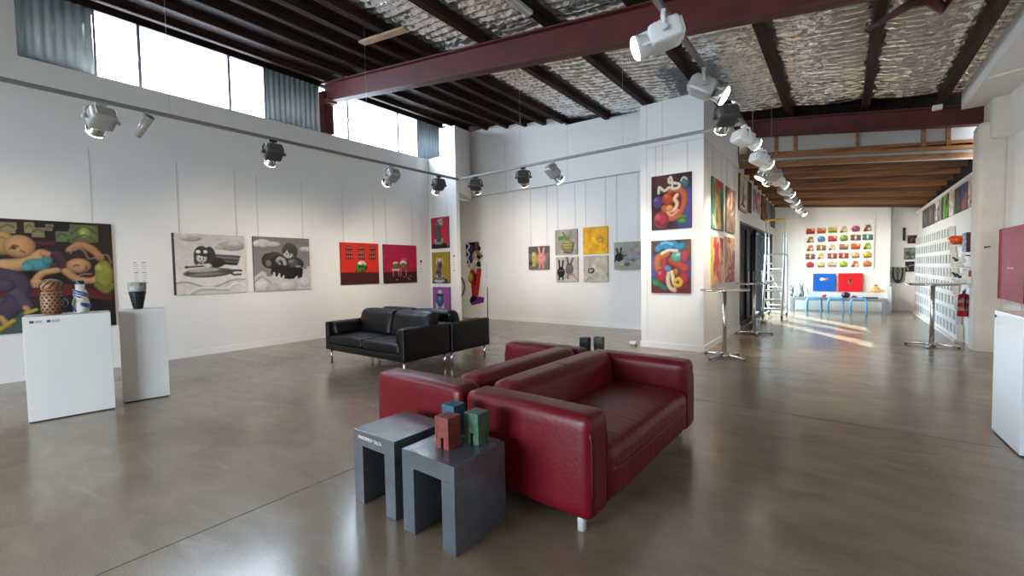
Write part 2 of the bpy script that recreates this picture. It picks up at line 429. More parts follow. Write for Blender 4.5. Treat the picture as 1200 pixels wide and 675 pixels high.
window(1, 1.52, 3.98, (2.06, 3.35)); window(2, 5.38, 7.82, (5.76, 7.17))
window(3, -3.75, -.45, (-2.9, -1.3))  # unseen rear window, added to brighten the upper walls
# bracing lattice seen outside the last pane
bm = bm_new()
for k in range(9):
    y = 7.05+k*.11
    cyl(bm, (CX-.30, y, 4.40), (CX-.30, y+.42, 4.86), .009, seg=6)
struct('trim_8', bm, mat('pale_blue_lattice', (.30, .45, .50), .5))
sbox('sun_block_wall', (-11.9, 8.78, -.13), (-9.2, 8.95, 7.6), OUTW)  # added outside to keep stray sun off the gallery floor
# roof: decks, foil, purlins, steel beams
bm = bm_new(); prism(bm, [(-9.2, roofz(-9.2)+.25), (2.2, roofz(2.2)+.25), (2.2, roofz(2.2)+.34), (-9.2, roofz(-9.2)+.34)], 'y', -5.1, 10.6); struct('roof', bm, DECK)
PX = [-8.73, -8.0, -7.28, -6.67, -6.08, -5.53, -4.36, -3.19, -2.02, -.86, .30, 1.27]
for x in PX:
    bm = bm_new(); w = .055 if x > -6.2 else .04
    z = roofz(x); box(bm, (x-w, -5, z), (x+w, 10.4 if x > -3 else 9.46, z+.24))
    struct('roof_purlin', bm, PURLIN)
bm = bm_new(); prism(bm, [(-9.1, roofz(-9.1)+.13), (-5.6, roofz(-5.6)+.13), (-5.6, roofz(-5.6)+.16), (-9.1, roofz(-9.1)+.16)], 'y', -5, 9.4); struct('ceiling_boards', bm, DECK)
bm = bm_new()
for x in PX[:5]: box(bm, (x+.035, -4, roofz(x)+.002), (x+.0415, 9.3, roofz(x)+.012))
struct('purlin_edge_highlight', bm, mat('lit_purlin_edge', (.14, .115, .10), .6))  # pale strips colour in the window light caught along purlin edges
rng = np.random.default_rng(4)
def foil(x0, x1, y0, y1):
    nx = max(6, int((x1-x0)/.05)); ny = int((y1-y0)/.03)
    xs = np.linspace(x0, x1, nx+1); ys = np.linspace(y0, y1, ny+1)
    ph = np.cumsum(rng.normal(0, .06, ny+1)); cx = np.cumsum(rng.normal(0, .12, nx+1))
    X, Y = np.meshgrid(xs, ys)
    per = .15
    W = np.abs(np.sin(PI*(Y/per)+ph[:, None]+.35*np.sin(X*5+Y*1.3)+cx[None, :]*.5))
    sag = .035*np.sin(PI*(X-x0)/(x1-x0))**.7
    Z = 4.22-.14*X+.205 - .062*W - sag + rng.normal(0, .0055, X.shape)
    v = np.stack([X, Y, Z], -1).reshape(-1, 3)
    q = [(j*(nx+1)+i, j*(nx+1)+i+1, (j+1)*(nx+1)+i+1, (j+1)*(nx+1)+i) for j in range(ny) for i in range(nx)]
    me = bpy.data.meshes.new('ceiling_foil'); me.from_pydata(v.tolist(), [], q); me.materials.append(FOIL)
    me.polygons.foreach_set('use_smooth', [True]*len(q))
    o = bpy.data.objects.new('ceiling_foil', me); C.objects.link(o); o['kind'] = 'structure'
    # sagging wire mesh that carries the foil
    bm = bm_new()
    def zz(x): return 4.22-.14*x+.205-.036-.035*math.sin(PI*(x-x0)/(x1-x0))**.7-.004
    k = 4
    for i in range(1, k):
        x = x0+(x1-x0)*i/k; box(bm, (x-.0022, y0, zz(x)-.004), (x+.0022, y1, zz(x)))
    y = y0
    while y < y1:
        p = [(x0+(x1-x0)*i/6, y, zz(min(max(x0+(x1-x0)*i/6, x0+.001), x1-.001))) for i in range(7)]
        tube(bm, p, .0022, 4); y += .27
    ob = obj('ceiling_wire_mesh', bm, FOILW); ob['kind'] = 'structure'
for a, b in zip(PX[5:-1], PX[6:]): foil(a+.05, b-.05, -4.8, 10.1)
foil(PX[-1]+.05, 1.78, -4.8, 10.1); foil(PX[4]+.30, PX[5]-.05, -4.8, 9.4)

def steel_beam(y, x0, x1, dz=0, depth=.40):
    zt = lambda x: 4.22-.14*x+dz
    bm = bm_new()
    prism(bm, [(x0, zt(x0)-depth), (x1, zt(x1)-depth), (x1, zt(x1)-depth+.022), (x0, zt(x0)-depth+.022)], 'y', y-.09, y+.09)
    prism(bm, [(x0, zt(x0)-.022), (x1, zt(x1)-.022), (x1, zt(x1)), (x0, zt(x0))], 'y', y-.09, y+.09)
    prism(bm, [(x0, zt(x0)-depth), (x1, zt(x1)-depth), (x1, zt(x1)), (x0, zt(x0))], 'y', y-.012, y+.012)
    return struct('steel_beam', bm, STEEL)
steel_beam(5.16, -8.92, 2.0); steel_beam(10.22, CR, 2.0, -.06, .32)
bm = bm_new(); box(bm, (-9.02, 5.07, 4.42), (-8.84, 5.28, 5.3), 0, .005); box(bm, (-9.0, 5.06, 5.0), (-8.62, 5.26, 5.09)); struct('steel_column', bm, STEEL)
bm = bm_new(); prism(bm, [(-9.2, 3.6), (-2.0, 3.6), (-2.0, roofz(-2)+.26), (-9.2, roofz(-9.2)+.26)], 'y', 9.62, 9.68); struct('wall_roof_gap', bm, DECK)
bm = bm_new(); prism(bm, [(-3.0, 3.9), (2.2, 3.2), (2.2, roofz(2.2)+.26), (-3.0, roofz(-3)+.26)], 'y', 10.5, 10.55); struct('wall_beam_gap', bm, DECK)
# bent red strap hanging off the purlins
bm = bm_new()
pts = [(.20, 6.72, 4.15), (.31, 6.5, 4.11), (.43, 6.35, 4.10), (.55, 6.22, 4.10), (.68, 6.2, 4.07), (.80, 6.44, 4.04), (.84, 6.28, 4.06)]
tube(bm, pts, [.018, .03, .04, .055, .06, .05, .03], 6); struct('steel_strap', bm, STEEL)
# plank laid across the purlins and slim fitting along one of them
bm = bm_new(); prism(bm, [(-6.15, roofz(-6.15)-.035), (-5.05, roofz(-5.05)-.035), (-5.05, roofz(-5.05)-.001), (-6.15, roofz(-6.15)-.001)], 'y', 4.15, 4.27)
tag(obj('timber_plank', bm, RAWWOOD), 'loose pale timber plank fixed across the dark purlins above the steel beam', 'plank')
bl = thing('batten_light', 'unlit white batten light fixed to the underside of a dark purlin', 'light', (-3.19, 4.0, roofz(-3.19)))
bm = bm_new(); box(bm, (-.05, -.65, -.05), (.05, .65, 0), 0, .008); obj('fitting_body', bm, WHITEH, bl)
bm = bm_new(); cyl(bm, (0, -.6, -.066), (0, .6, -.066), .014, seg=10); obj('lamp_tube', bm, PORCELAIN, bl)
bm = bm_new(); box(bm, (-.06, -.05, -.06), (.06, .05, .02), 0, .01)
tag(obj('junction_box', bm, CARD, loc=(1.22, 10.10, 3.98)), 'small white junction box at the foot of the rightmost purlin', 'box')

# bulkhead along the right wall
sbox('bulkhead_right', (1.5, -5, 3.86), (RW, 10.1, 4.16), WALLR)
bm = bm_new(); tube(bm, [(1.52, 8.55, 3.845), (1.75, 8.45, 3.845), (1.94, 8.35, 3.845)], .018, 8); struct('trim_10', bm, WALLR)

# lining between the second beam and the lower timber ceiling
def jz(x, y): return 3.30-.10*x-.035*(y-10.5)
bm = bm_new(); prism(bm, [(CR, 3.5), (1.75, 3.1), (1.75, 3.75), (CR, 4.25)], 'y', 10.44, 10.46); struct('wall_over_corridor', bm, PLYW)
for x in (-1.6, -1.10, -.77, .2, 1.09, 1.40):
    bm = bm_new(); box(bm, (x-.028, 10.37, 3.36-.1*x), (x+.028, 10.44, 3.92-.14*x)); struct('trim_11', bm, JOIST)
bm = bm_new(); prism(bm, [(CR, 3.66), (1.7, 3.255), (1.7, 3.325), (CR, 3.735)], 'y', 10.35, 10.43); struct('trim_12', bm, JOIST)
bm = bm_new(); prism(bm, [(CR, 3.61), (1.7, 3.21), (1.7, 3.25), (CR, 3.655)], 'y', 10.36, 10.40); struct('trim_13', bm, GALVB)
yy = 10.42; k = 0
while yy < 16.7:
    bm = bm_new(); y1 = yy+.05
    prism(bm, [(-1.94, jz(-1.94, yy)), (1.755, jz(1.755, yy)), (1.755, jz(1.755, yy)+.24), (-1.94, jz(-1.94, yy)+.24)], 'y', yy, y1)
    struct('ceiling_joist', bm, (JOIST, JOIST_SHADE)[k % 2]); k += 1; yy += .66
bm = bm_new()
v = [bm.verts.new(p) for p in ((-1.95, 10.42, jz(-1.95, 10.42)+.2), (1.75, 10.42, jz(1.75, 10.42)+.2), (1.75, 17.2, jz(1.75, 17.2)+.2), (-1.95, 17.2, jz(-1.95, 17.2)+.2))]
w = [bm.verts.new(a.co+Vector((0, 0, .1))) for a in v]
bm.faces.new(v); bm.faces.new(w[::-1])
for i in range(4): bm.faces.new((v[i], v[(i+1) % 4], w[(i+1) % 4], w[i]))
struct('ceiling', bm, JOIST)
bm = bm_new(); box(bm, (1.66, 10.1, 2.80), (1.70, 17.1, 2.86)); struct('trim_14', bm, SKIRT)

# sliding black framed doors to the yard
DX = CR-.02
for n, (a, b) in enumerate(((10.6, 11.72), (11.72, 12.84), (12.84, 13.96), (13.96, 15.08), (15.08, 16.2))):
    bm = bm_new(); off = .05*(n % 2)
    x0, x1 = DX-.10-off, DX-off+.0
    box(bm, (x0, a, .02), (x1, a+.13, 2.33)); box(bm, (x0, b-.13, .02), (x1, b, 2.33))
    box(bm, (x0, a, .02), (x1, b, .12)); box(bm, (x0, a, 2.25), (x1, b, 2.33))
    d = struct('door_%d' % (n+1), bm, DOORBLK)
    bm = bm_new(); box(bm, ((x0+x1)/2-.004, a+.06, .1), ((x0+x1)/2+.004, b-.06, 2.27)); obj('glass_pane' if n > 1 else 'blind_panel', bm, DGLASS if n > 1 else DOORBLK, d)
    bm = bm_new(); box(bm, (x1, b-.055, .95), (x1+.025, b-.02, 1.25), 0, .004); obj('door_handle', bm, CHROME, d)
bm = bm_new(); box(bm, (DX-.18, 10.55, 2.33), (DX+.025, 16.2, 2.38)); box(bm, (DX-.18, 10.55, 0), (DX+.02, 16.2, .02)); box(bm, (DX-.18, 10.55, 0), (DX+.025, 10.6, 2.36)); struct('trim_15', bm, BLACK)

# ------------------------------------------------------------------ art
class Art:
    def __init__(s, w, h, bg, quad=None, res=70, seed=1, rim=.22):
        s.w, s.h = w, h; s.nx = max(8, int(w*res)); s.ny = max(8, int(h*res))
        s.X, s.Z = np.meshgrid(np.linspace(0, w, s.nx+1), np.linspace(0, h, s.ny+1))
        s.c = np.zeros(s.X.shape+(3,)); s.c[:] = bg; s.px = w/s.nx; s.mask = None; s.rim = rim
        s.rng = np.random.default_rng(seed)
        q = quad or ((0, 100), (100*w/h, 100), (100*w/h, 0), (0, 0)) if quad else ((0, 0), (w, 0), (w, h), (0, h))
        s.q = None if quad is None else [np.array(p, float) for p in quad]
        s.k = 1. if quad is None else w/((np.hypot(*(s.q[1]-s.q[0]))+np.hypot(*(s.q[2]-s.q[3])))/2)
        s.kv = 1. if quad is None else h/((np.hypot(*(s.q[3]-s.q[0]))+np.hypot(*(s.q[2]-s.q[1])))/2)
    def m(s, p):
        """sketch point -> metres on the canvas"""
        if s.q is None: return np.array(p, float)
        tl, tr, br, bl = s.q; p = np.array(p, float); uv = np.array([.5, .5])
        for _ in range(12):
            u, v = uv
            f = (tl*(1-u)+tr*u)*(1-v)+(bl*(1-u)+br*u)*v-p
            du = (tr-tl)*(1-v)+(br-bl)*v; dv = (bl*(1-u)+br*u)-(tl*(1-u)+tr*u)
            uv = uv-np.linalg.solve(np.array([du, dv]).T, f)
        return np.array([uv[0]*s.w, (1-uv[1])*s.h])
    def put(s, a, col):
        s.c = s.c*(1-a[..., None])+np.asarray(col, float)*a[..., None]
    def e(s, x, y, rx, ry, col, rot=0, shade=.13, soft=1.):
        cx, cz = s.m((x, y)); rx *= s.k; ry *= s.kv; t = R(-rot)
        dx, dz = s.X-cx, s.Z-cz
        a, b = (dx*math.cos(t)+dz*math.sin(t))/rx, (-dx*math.sin(t)+dz*math.cos(t))/ry
        d = np.sqrt(a*a+b*b); al = np.clip((1-d)*min(rx, ry)/(s.px*soft)+.5, 0, 1)
        sh = 1+shade*(-.4*a+.7*b)-shade*.5*np.clip(d, 0, 1)**3-s.rim*np.clip(d, 0, 1)**4
        s.put(al, np.clip(np.asarray(col, float)*sh[..., None], 0, 255)); return s
    def t(s, pts, r, col, shade=.18, closed=False):
        P = [s.m(p) for p in pts]; r = r*s.k
        # smooth the line
        if len(P) > 2:
            Q = []; n = len(P)
            for i in range(n if closed else n-1):
                p0, p1, p2, p3 = [P[j % n] if closed else P[min(max(j, 0), n-1)] for j in (i-1, i, i+1, i+2)]
                for k in range(6):
                    t = k/6; Q.append(.5*((2*p1)+(-p0+p2)*t+(2*p0-5*p1+4*p2-p3)*t*t+(-p0+3*p1-3*p2+p3)*t**3))
            Q.append(P[0] if closed else P[-1]); P = Q
        D = np.full(s.X.shape, 9.); O = np.zeros(s.X.shape)
        for a, b in zip(P[:-1], P[1:]):
            v = b-a; L = v@v+1e-12
            t = np.clip(((s.X-a[0])*v[0]+(s.Z-a[1])*v[1])/L, 0, 1)
            ex, ez = s.X-a[0]-t*v[0], s.Z-a[1]-t*v[1]; d = np.hypot(ex, ez)
            n = d < D; D = np.where(n, d, D); O = np.where(n, (-.4*ex+.8*ez)/max(r, 1e-6), O)
        al = np.clip((r-D)/s.px+.5, 0, 1); sh = 1+shade*O-shade*.6*np.clip(D/max(r, 1e-6), 0, 1)**2-s.rim*np.clip(D/max(r, 1e-6), 0, 1)**4
        s.put(al, np.clip(np.asarray(col, float)*sh[..., None], 0, 255)); return s
    def inside(s, pts):
        P = [s.m(p) for p in pts]; ins = np.zeros(s.X.shape, bool); n = len(P)
        for i in range(n):
            a, b = P[i], P[(i+1) % n]
            if abs(b[1]-a[1]) < 1e-9: continue
            ins ^= ((a[1] > s.Z) != (b[1] > s.Z)) & (s.X < (b[0]-a[0])*(s.Z-a[1])/(b[1]-a[1])+a[0])
        return ins
    def p(s, pts, col, shade=0.):
        i = s.inside(pts); s.put(i.astype(float), col); return s
    def grad(s, c0, c1, vert=True):
        t = (s.Z/s.h if vert else s.X/s.w)[..., None]; s.c = np.asarray(c0, float)*t+np.asarray(c1, float)*(1-t); return s
    def noise(s, amp, n=7):
        g = s.rng.normal(0, 1, (n+2, n+2)); u = s.X/s.w*n; v = s.Z/s.h*n
        i = u.astype(int); j = v.astype(int); fu = u-i; fv = v-j
        f = (g[j, i]*(1-fu)+g[j, i+1]*fu)*(1-fv)+(g[j+1, i]*(1-fu)+g[j+1, i+1]*fu)*fv
        s.c = np.clip(s.c*(1+amp*f[..., None]), 0, 255); return s
    def tone(s, sat=.90, dark=.92):
        s.noise(.025, 24); g = s.c.mean(-1, keepdims=True)
        if g.mean() < 150: s.c = (g+(s.c-g)*sat)*dark
    def strokes(s, pal, n, r, length=.5, vert=.5):
        for i in range(n):
            x, z = s.rng.uniform(0, s.w), s.rng.uniform(0, s.h); pts = [(x, z)]
            an = (PI/2 if s.rng.uniform() < vert else 0)+s.rng.normal(0, .5)
            for k in range(3):
                an += s.rng.normal(0, .5); L = length*s.h*s.rng.uniform(.15, .45)
                x += L*math.cos(an); z += L*math.sin(an); pts.append((x, z))
            s.t(pts, r*s.w*s.rng.uniform(.4, 1.3), pal[i % len(pal)], .10)
        return s

def lin_arr(c):
    c = np.clip(c/255., 0, 1); return np.where(c <= .04045, c/12.92, ((c+.055)/1.055)**2.4)

def canvas_mesh(name, art, depth, edge=None):
    nx, ny, w, h = art.nx, art.ny, art.w, art.h
    V = np.stack([art.X-w/2, np.full(art.X.shape, -depth), art.Z-h/2], -1).reshape(-1, 3)
    F = [(j*(nx+1)+i, j*(nx+1)+i+1, (j+1)*(nx+1)+i+1, (j+1)*(nx+1)+i) for j in range(ny) for i in range(nx)]
    col = lin_arr(art.c).reshape(-1, 3)
    if art.mask is not None:
        mk = art.mask.reshape(-1); F = [f for f in F if mk[list(f)].all()]
        used = sorted({i for f in F for i in f}); re = {a: b for b, a in enumerate(used)}
        V = V[used]; col = col[used]; F = [tuple(re[i] for i in f) for f in F]
    else:
        n = len(V)
        c4 = np.array([[-w/2, -depth, -h/2], [w/2, -depth, -h/2], [w/2, -depth, h/2], [-w/2, -depth, h/2], [-w/2, 0, -h/2], [w/2, 0, -h/2], [w/2, 0, h/2], [-w/2, 0, h/2]])
        V = np.vstack([V, c4]); F += [(n, n+4, n+5, n+1), (n+1, n+5, n+6, n+2), (n+2, n+6, n+7, n+3), (n+3, n+7, n+4, n), (n+4, n+7, n+6, n+5)]
        ec = lin_arr(np.array(edge, float)) if edge is not None else col.mean(0)*.8
        col = np.vstack([col, np.tile(ec, (8, 1))])
    me = bpy.data.meshes.new(name); me.from_pydata(V.tolist(), [], F); me.materials.append(PAINT)
    a = me.color_attributes.new('pigment', 'FLOAT_COLOR', 'POINT')
    a.data.foreach_set('color', np.hstack([col, np.ones((len(col), 1))]).astype(np.float32).ravel())
    return me

WALLS = {'left': (PI/2, lambda a, z: (LW, a, z)), 'back': (0, lambda a, z: (a, BW, z)), 'fin': (0, lambda a, z: (a, 8.05, z)),
         'column': (0, lambda a, z: (a, CF, z)), 'corridor': (PI/2, lambda a, z: (CR, a, z)), 'far': (0, lambda a, z: (a, 16.7, z)),
         'nook': (0, lambda a, z: (a, 17.1, z)), 'shelf': (-PI/2, lambda a, z: (1.70, a, z)), 'right': (-PI/2, lambda a, z: (RW, a, z))}
def hang(art, wall, a0, z0, label, cat='painting', depth=.035, wires=None, edge=None, group=None, name='picture'):
    rz, P = WALLS[wall]; art.tone(); me = canvas_mesh(name, art, depth, edge)
    o = bpy.data.objects.new(name, me); C.objects.link(o)
    o.location = P(a0+art.w/2, z0+art.h/2); o.rotation_euler = (0, 0, rz); tag(o, label, cat, group)
    if wires:
        for s in (-1, 1):
            bm = bm_new(); x = s*(art.w/2-.10*art.w)
            cyl(bm, (x, -.012, art.h/2-.01), (x, -.012, wires-(z0+art.h/2)), .0026, seg=6); obj('hanging_wire', bm, WIRE, o)
    return o

# --- big figure painting at far left
A = Art(2.03, 1.545, (38, 30, 27), ((-462, 40), (548, 97), (578, 600), (-440, 678)), 75).noise(.2)
A.p([(-462, 400), (60, 430), (130, 560), (110, 700), (-462, 700)], (66, 86, 80))
A.p([(-462, 380), (320, 395), (560, 440), (545, 480), (320, 450), (-462, 470)], (95, 32, 34)).noise(.12)
A.t([(130, 190), (245, 190)], 16, (88, 34, 30)).t([(100, 280), (250, 300)], 22, (70, 50, 60))
for x0, y0, x1, y1, c in ((0, 85, 72, 140, (142, 128, 92)), (108, 85, 152, 140, (150, 138, 100)), (140, 108, 205, 160, (138, 124, 90)), (208, 94, 244, 130, (120, 118, 80)), (255, 130, 320, 182, (98, 120, 74)), (324, 98, 474, 188, (104, 108, 66))):
    A.p([(x0, y0), (x1, y0+4), (x1, y1), (x0, y1)], c).t([(x0+8, (y0+y1)/2), ((x0+x1)/2, y0+12), (x1-8, (y0+y1)/2)], 3, tuple(v*.6 for v in c))
A.e(402, 140, 34, 32, (150, 165, 78)).e(395, 140, 16, 14, (190, 190, 120)).t([(330, 182), (400, 150), (470, 185)], 5, (80, 100, 50))
A.e(10, 195, 70, 52, (186, 142, 70)).t([(-60, 150), (20, 150), (60, 190)], 22, (190, 150, 80))
A.t([(20, 300), (120, 290), (190, 250)], 44, (206, 152, 100)).e(85, 205, 74, 58, (205, 150, 98), 15)
A.t([(45, 215), (60, 200), (80, 205)], 4, (90, 50, 35)).t([(90, 225), (110, 235)], 4, (120, 60, 45)).e(62, 213, 9, 7, (60, 40, 30))
A.e(165, 297, 68, 32, (66, 148, 156)).e(215, 270, 26, 32, (62, 140, 150)).e(120, 310, 30, 18, (80, 160, 166))
A.t([(200, 240), (280, 268), (305, 330)], 22, (196, 140, 92)).t([(260, 325), (190, 340), (150, 385)], 21, (206, 150, 96)).e(165, 388, 36, 22, (212, 156, 100))
for k in range(4): A.t([(140+k*16, 385), (134+k*17, 408)], 6, (206, 148, 96))
A.t([(-80, 340), (70, 375), (70, 470), (10, 545)], 56, (72, 62, 84)).t([(-40, 370), (60, 430), (115, 505)], 32, (84, 74, 98))
A.t([(0, 560), (30, 600)], 16, (205, 150, 96)).t([(-20, 630), (55, 575)], 14, (192, 164, 58)).t([(110, 510), (125, 530)], 15, (205, 150, 96)).t([(110, 540), (158, 522)], 12, (190, 164, 60))
A.p([(-462, 120), (-300, 110), (-290, 300), (-462, 310)], (92, 60, 52)).e(-220, 330, 130, 70, (104, 40, 42), 8).e(-370, 350, 90, 80, (84, 78, 60), -10).p([(-270, 150), (-190, 150), (-190, 230), (-270, 230)], (110, 108, 74)).t([(-150, 320), (-70, 370), (20, 400)], 46, (76, 66, 88))
A.t([(262, 250), (300, 290), (330, 330)], 34, (78, 44, 54)).t([(330, 225), (380, 200), (440, 220), (485, 262)], 27, (188, 132, 86))
A.e(375, 258, 78, 34, (52, 40, 32)).e(372, 302, 66, 40, (200, 142, 94)).t([(305, 330), (372, 372), (460, 372), (500, 325)], 24, (196, 140, 90))
A.t([(345, 305), (360, 298), (372, 303)], 4, (80, 45, 35)).t([(392, 330), (408, 322), (412, 305)], 4, (130, 75, 50)).t([(370, 352), (400, 345), (440, 345)], 5, (180, 130, 130))
A.e(510, 350, 52, 86, (150, 148, 56)).e(482, 315, 26, 24, (176, 176, 76)).t([(330, 240), (350, 210), (400, 230), (430, 268), (520, 248), (548, 290)], 5, (170, 120, 112)).t([(470, 400), (520, 430), (555, 400)], 20, (120, 118, 44))
A.p([(300, 470), (576, 480), (578, 600), (300, 620)], (30, 27, 26))
hang(A, 'left', -.45, .66, 'large dark painting of two reclining figures on a red couch, behind the plinths', wires=3.3)

# --- two grey scale cartoons
A = Art(1.09, 1.045, (184, 178, 173), ((70, 92), (635, 110), (640, 548), (100, 570)), 95, rim=.08).grad((196, 190, 186), (222, 216, 211))
A.e(205, 135, 82, 20, (168, 163, 158)).e(160, 130, 40, 15, (190, 185, 180)).e(530, 190, 112, 38, (160, 156, 150)).e(560, 172, 70, 24, (188, 183, 178)).e(430, 200, 40, 18, (178, 172, 168))
A.p([(80, 480), (180, 465), (330, 505), (420, 490), (520, 450), (640, 440), (645, 560), (95, 575)], (208, 202, 198)).t([(90, 485), (180, 470), (330, 512), (430, 492), (520, 455), (640, 446)], 8, (165, 160, 155), .1)
A.t([(190, 570), (260, 520), (360, 515), (480, 520), (560, 480), (640, 500)], 9, (225, 220, 216), .2).t([(200, 580), (280, 535), (380, 530), (500, 535)], 6, (176, 170, 166), .1)
A.t([(500, 380), (560, 378), (605, 380)], 9, (48, 45, 44)).t([(520, 400), (545, 412), (600, 408)], 8, (52, 50, 48))
A.e(350, 396, 195, 36, (84, 80, 78), -3).e(310, 378, 130, 16, (168, 163, 160), -3, .1).e(330, 410, 140, 12, (128, 124, 120), -3, .1)
for k, (y, c) in enumerate(((272, 80), (288, 112), (303, 66), (318, 96), (330, 42))): A.t([(360, 262+k*14), (470, y-6), (590-6*k, y)], 11, (c, c-3, c-4))
A.e(395, 318, 76, 40, (48, 45, 44)).e(350, 262, 46, 66, (64, 60, 58)).e(290, 262, 60, 70, (58, 55, 53)).e(248, 300, 18, 38, (70, 66, 64))
A.e(290, 285, 40, 36, (205, 200, 196)).t([(265, 250), (300, 262), (335, 262)], 12, (50, 48, 46)).e(264, 236, 19, 14, (224, 220, 216)).e(318, 236, 17, 14, (218, 214, 210)).e(292, 238, 10, 12, (40, 38, 37))
A.e(278, 288, 5, 7, (30, 30, 30), 0, 0).e(302, 290, 5, 7, (30, 30, 30), 0, 0).t([(280, 308), (290, 311), (300, 308)], 2.5, (70, 60, 60))
A.t([(180, 355), (250, 350), (320, 345)], 7, (66, 62, 60)).e(178, 355, 13, 9, (60, 57, 55)).e(340, 345, 24, 20, (206, 200, 196)).t([(300, 330), (330, 360), (360, 340)], 8, (190, 185, 180))
A.p([(66, 90), (84, 92), (112, 572), (94, 572)], (60, 57, 55))
hang(A, 'left', 2.33, 1.075, 'grey-toned canvas of a girl lying on a flying board over clouds', wires=3.3, edge=(60, 57, 55))
A = Art(1.085, 1.05, (126, 124, 122), ((703, 115), (1140, 132), (1142, 525), (715, 545)), 95, rim=.08).grad((118, 116, 114), (150, 147, 145))
A.e(775, 168, 60, 30, (206, 202, 198)).e(850, 175, 58, 20, (196, 192, 188)).e(730, 172, 25, 22, (214, 210, 206)).e(1110, 213, 52, 20, (204, 200, 196)).e(1090, 222, 30, 10, (180, 176, 172))
A.e(820, 305, 56, 58, (50, 48, 47)).e(860, 270, 60, 34, (62, 60, 58)).e(905, 330, 90, 66, (42, 40, 39)).e(1015, 330, 66, 56, (44, 42, 41)).e(960, 392, 130, 56, (30, 29, 28)).e(1040, 400, 40, 55, (26, 25, 24))
A.e(815, 325, 22, 26, (120, 117, 114)).e(1005, 318, 44, 40, (86, 84, 82)).e(990, 305, 22, 18, (130, 127, 124), 0, .1).t([(1060, 300), (1080, 320), (1075, 345)], 10, (46, 44, 43))
A.e(980, 232, 62, 66, (72, 70, 68)).e(968, 248, 40, 38, (200, 196, 192)).t([(935, 235), (960, 205), (975, 235)], 10, (66, 64, 62)).t([(975, 205), (995, 240)], 10, (60, 58, 56)).t([(1005, 205), (1020, 280)], 12, (64, 62, 60))
A.e(955, 252, 5, 8, (24, 24, 24), 0, 0).e(980, 252, 5, 8, (24, 24, 24), 0, 0)
A.t([(880, 305), (900, 285), (930, 300), (940, 330)], 14, (176, 172, 168)).t([(880, 305), (900, 330)], 10, (150, 147, 144)).e(1045, 348, 26, 10, (150, 147, 144))
A.p([(710, 430), (735, 415), (762, 385), (790, 395), (805, 430), (840, 425), (850, 392), (862, 395), (862, 425), (880, 430), (892, 400), (902, 404), (900, 432), (915, 436), (925, 415), (935, 420), (930, 445), (1000, 450), (1030, 420), (1040, 425), (1036, 445), (1075, 430), (1085, 365), (1110, 372), (1120, 350), (1145, 350), (1145, 530), (712, 550)], (206, 202, 198))
A.e(770, 500, 60, 46, (222, 218, 214)).e(1100, 470, 50, 44, (216, 212, 208)).e(850, 520, 60, 36, (190, 186, 182)).e(960, 500, 80, 40, (212, 208, 204)).t([(715, 470), (760, 430), (800, 450), (830, 480)], 5, (165, 161, 158), .1)
hang(A, 'left', 3.575, 1.075, 'grey-toned canvas of a child riding a dark round creature above clouds', wires=3.3, edge=(70, 68, 66))

# --- two red canvases
A = Art(.995, .955, (226, 36, 18), ((88, 262), (302, 270), (303, 490), (90, 498)), 90)
A.p([(80, 430), (310, 428), (310, 500), (80, 500)], (74, 20, 14))
for x in (135, 201, 265):
    for y in (296, 323, 346):
        A.p([(x-18, y-11), (x+18, y-10), (x+18, y+10), (x-18, y+10)], (70, 14, 10))
        for k in range(3): A.e(x-11+k*11, y-2, 4, 6, (196, 140, 128), 0, .3)
A.e(203, 384, 26, 20, (224, 224, 214)).e(196, 402, 28, 26, (74, 140, 38)).e(195, 378, 16, 9, (236, 236, 226)).e(190, 396, 7, 6, (30, 40, 20)).e(206, 398, 7, 6, (30, 40, 20))
for x in (172, 205, 220): A.t([(x, 415), (x-2, 440)], 2.5, (40, 14, 12))
A.e(226, 402, 8, 12, (110, 22, 16))
hang(A, 'left', 5.37, 1.13, 'bright red canvas with rows of small windows above a green seated shape', wires=3.3, edge=(120, 14, 10))
A = Art(1.03, .96, (184, 20, 62), ((330, 272), (514, 280), (515, 488), (333, 490)), 90).noise(.05)
A.p([(325, 428), (520, 426), (520, 495), (325, 495)], (62, 22, 26))
A.e(440, 362, 20, 14, (220, 60, 110)).e(437, 378, 20, 14, (226, 224, 216)).e(393, 378, 14, 8, (226, 224, 216)).e(393, 396, 13, 16, (80, 128, 44)).e(437, 394, 17, 18, (86, 120, 44))
for x in (381, 411, 423, 452): A.t([(x, 405), (x, 450)], 2.5, (214, 120, 130))
A.t([(378, 415), (413, 415)], 4, (226, 200, 198)).e(443, 410, 14, 6, (150, 70, 70))
for x, y in ((400, 470), (440, 455), (462, 463), (478, 452), (470, 470)): A.e(x, y, 4, 3, (190, 180, 170), 0, 0)
hang(A, 'left', 6.505, 1.12, 'crimson canvas with two small green seated shapes over a brown band', wires=3.3, edge=(90, 10, 30))

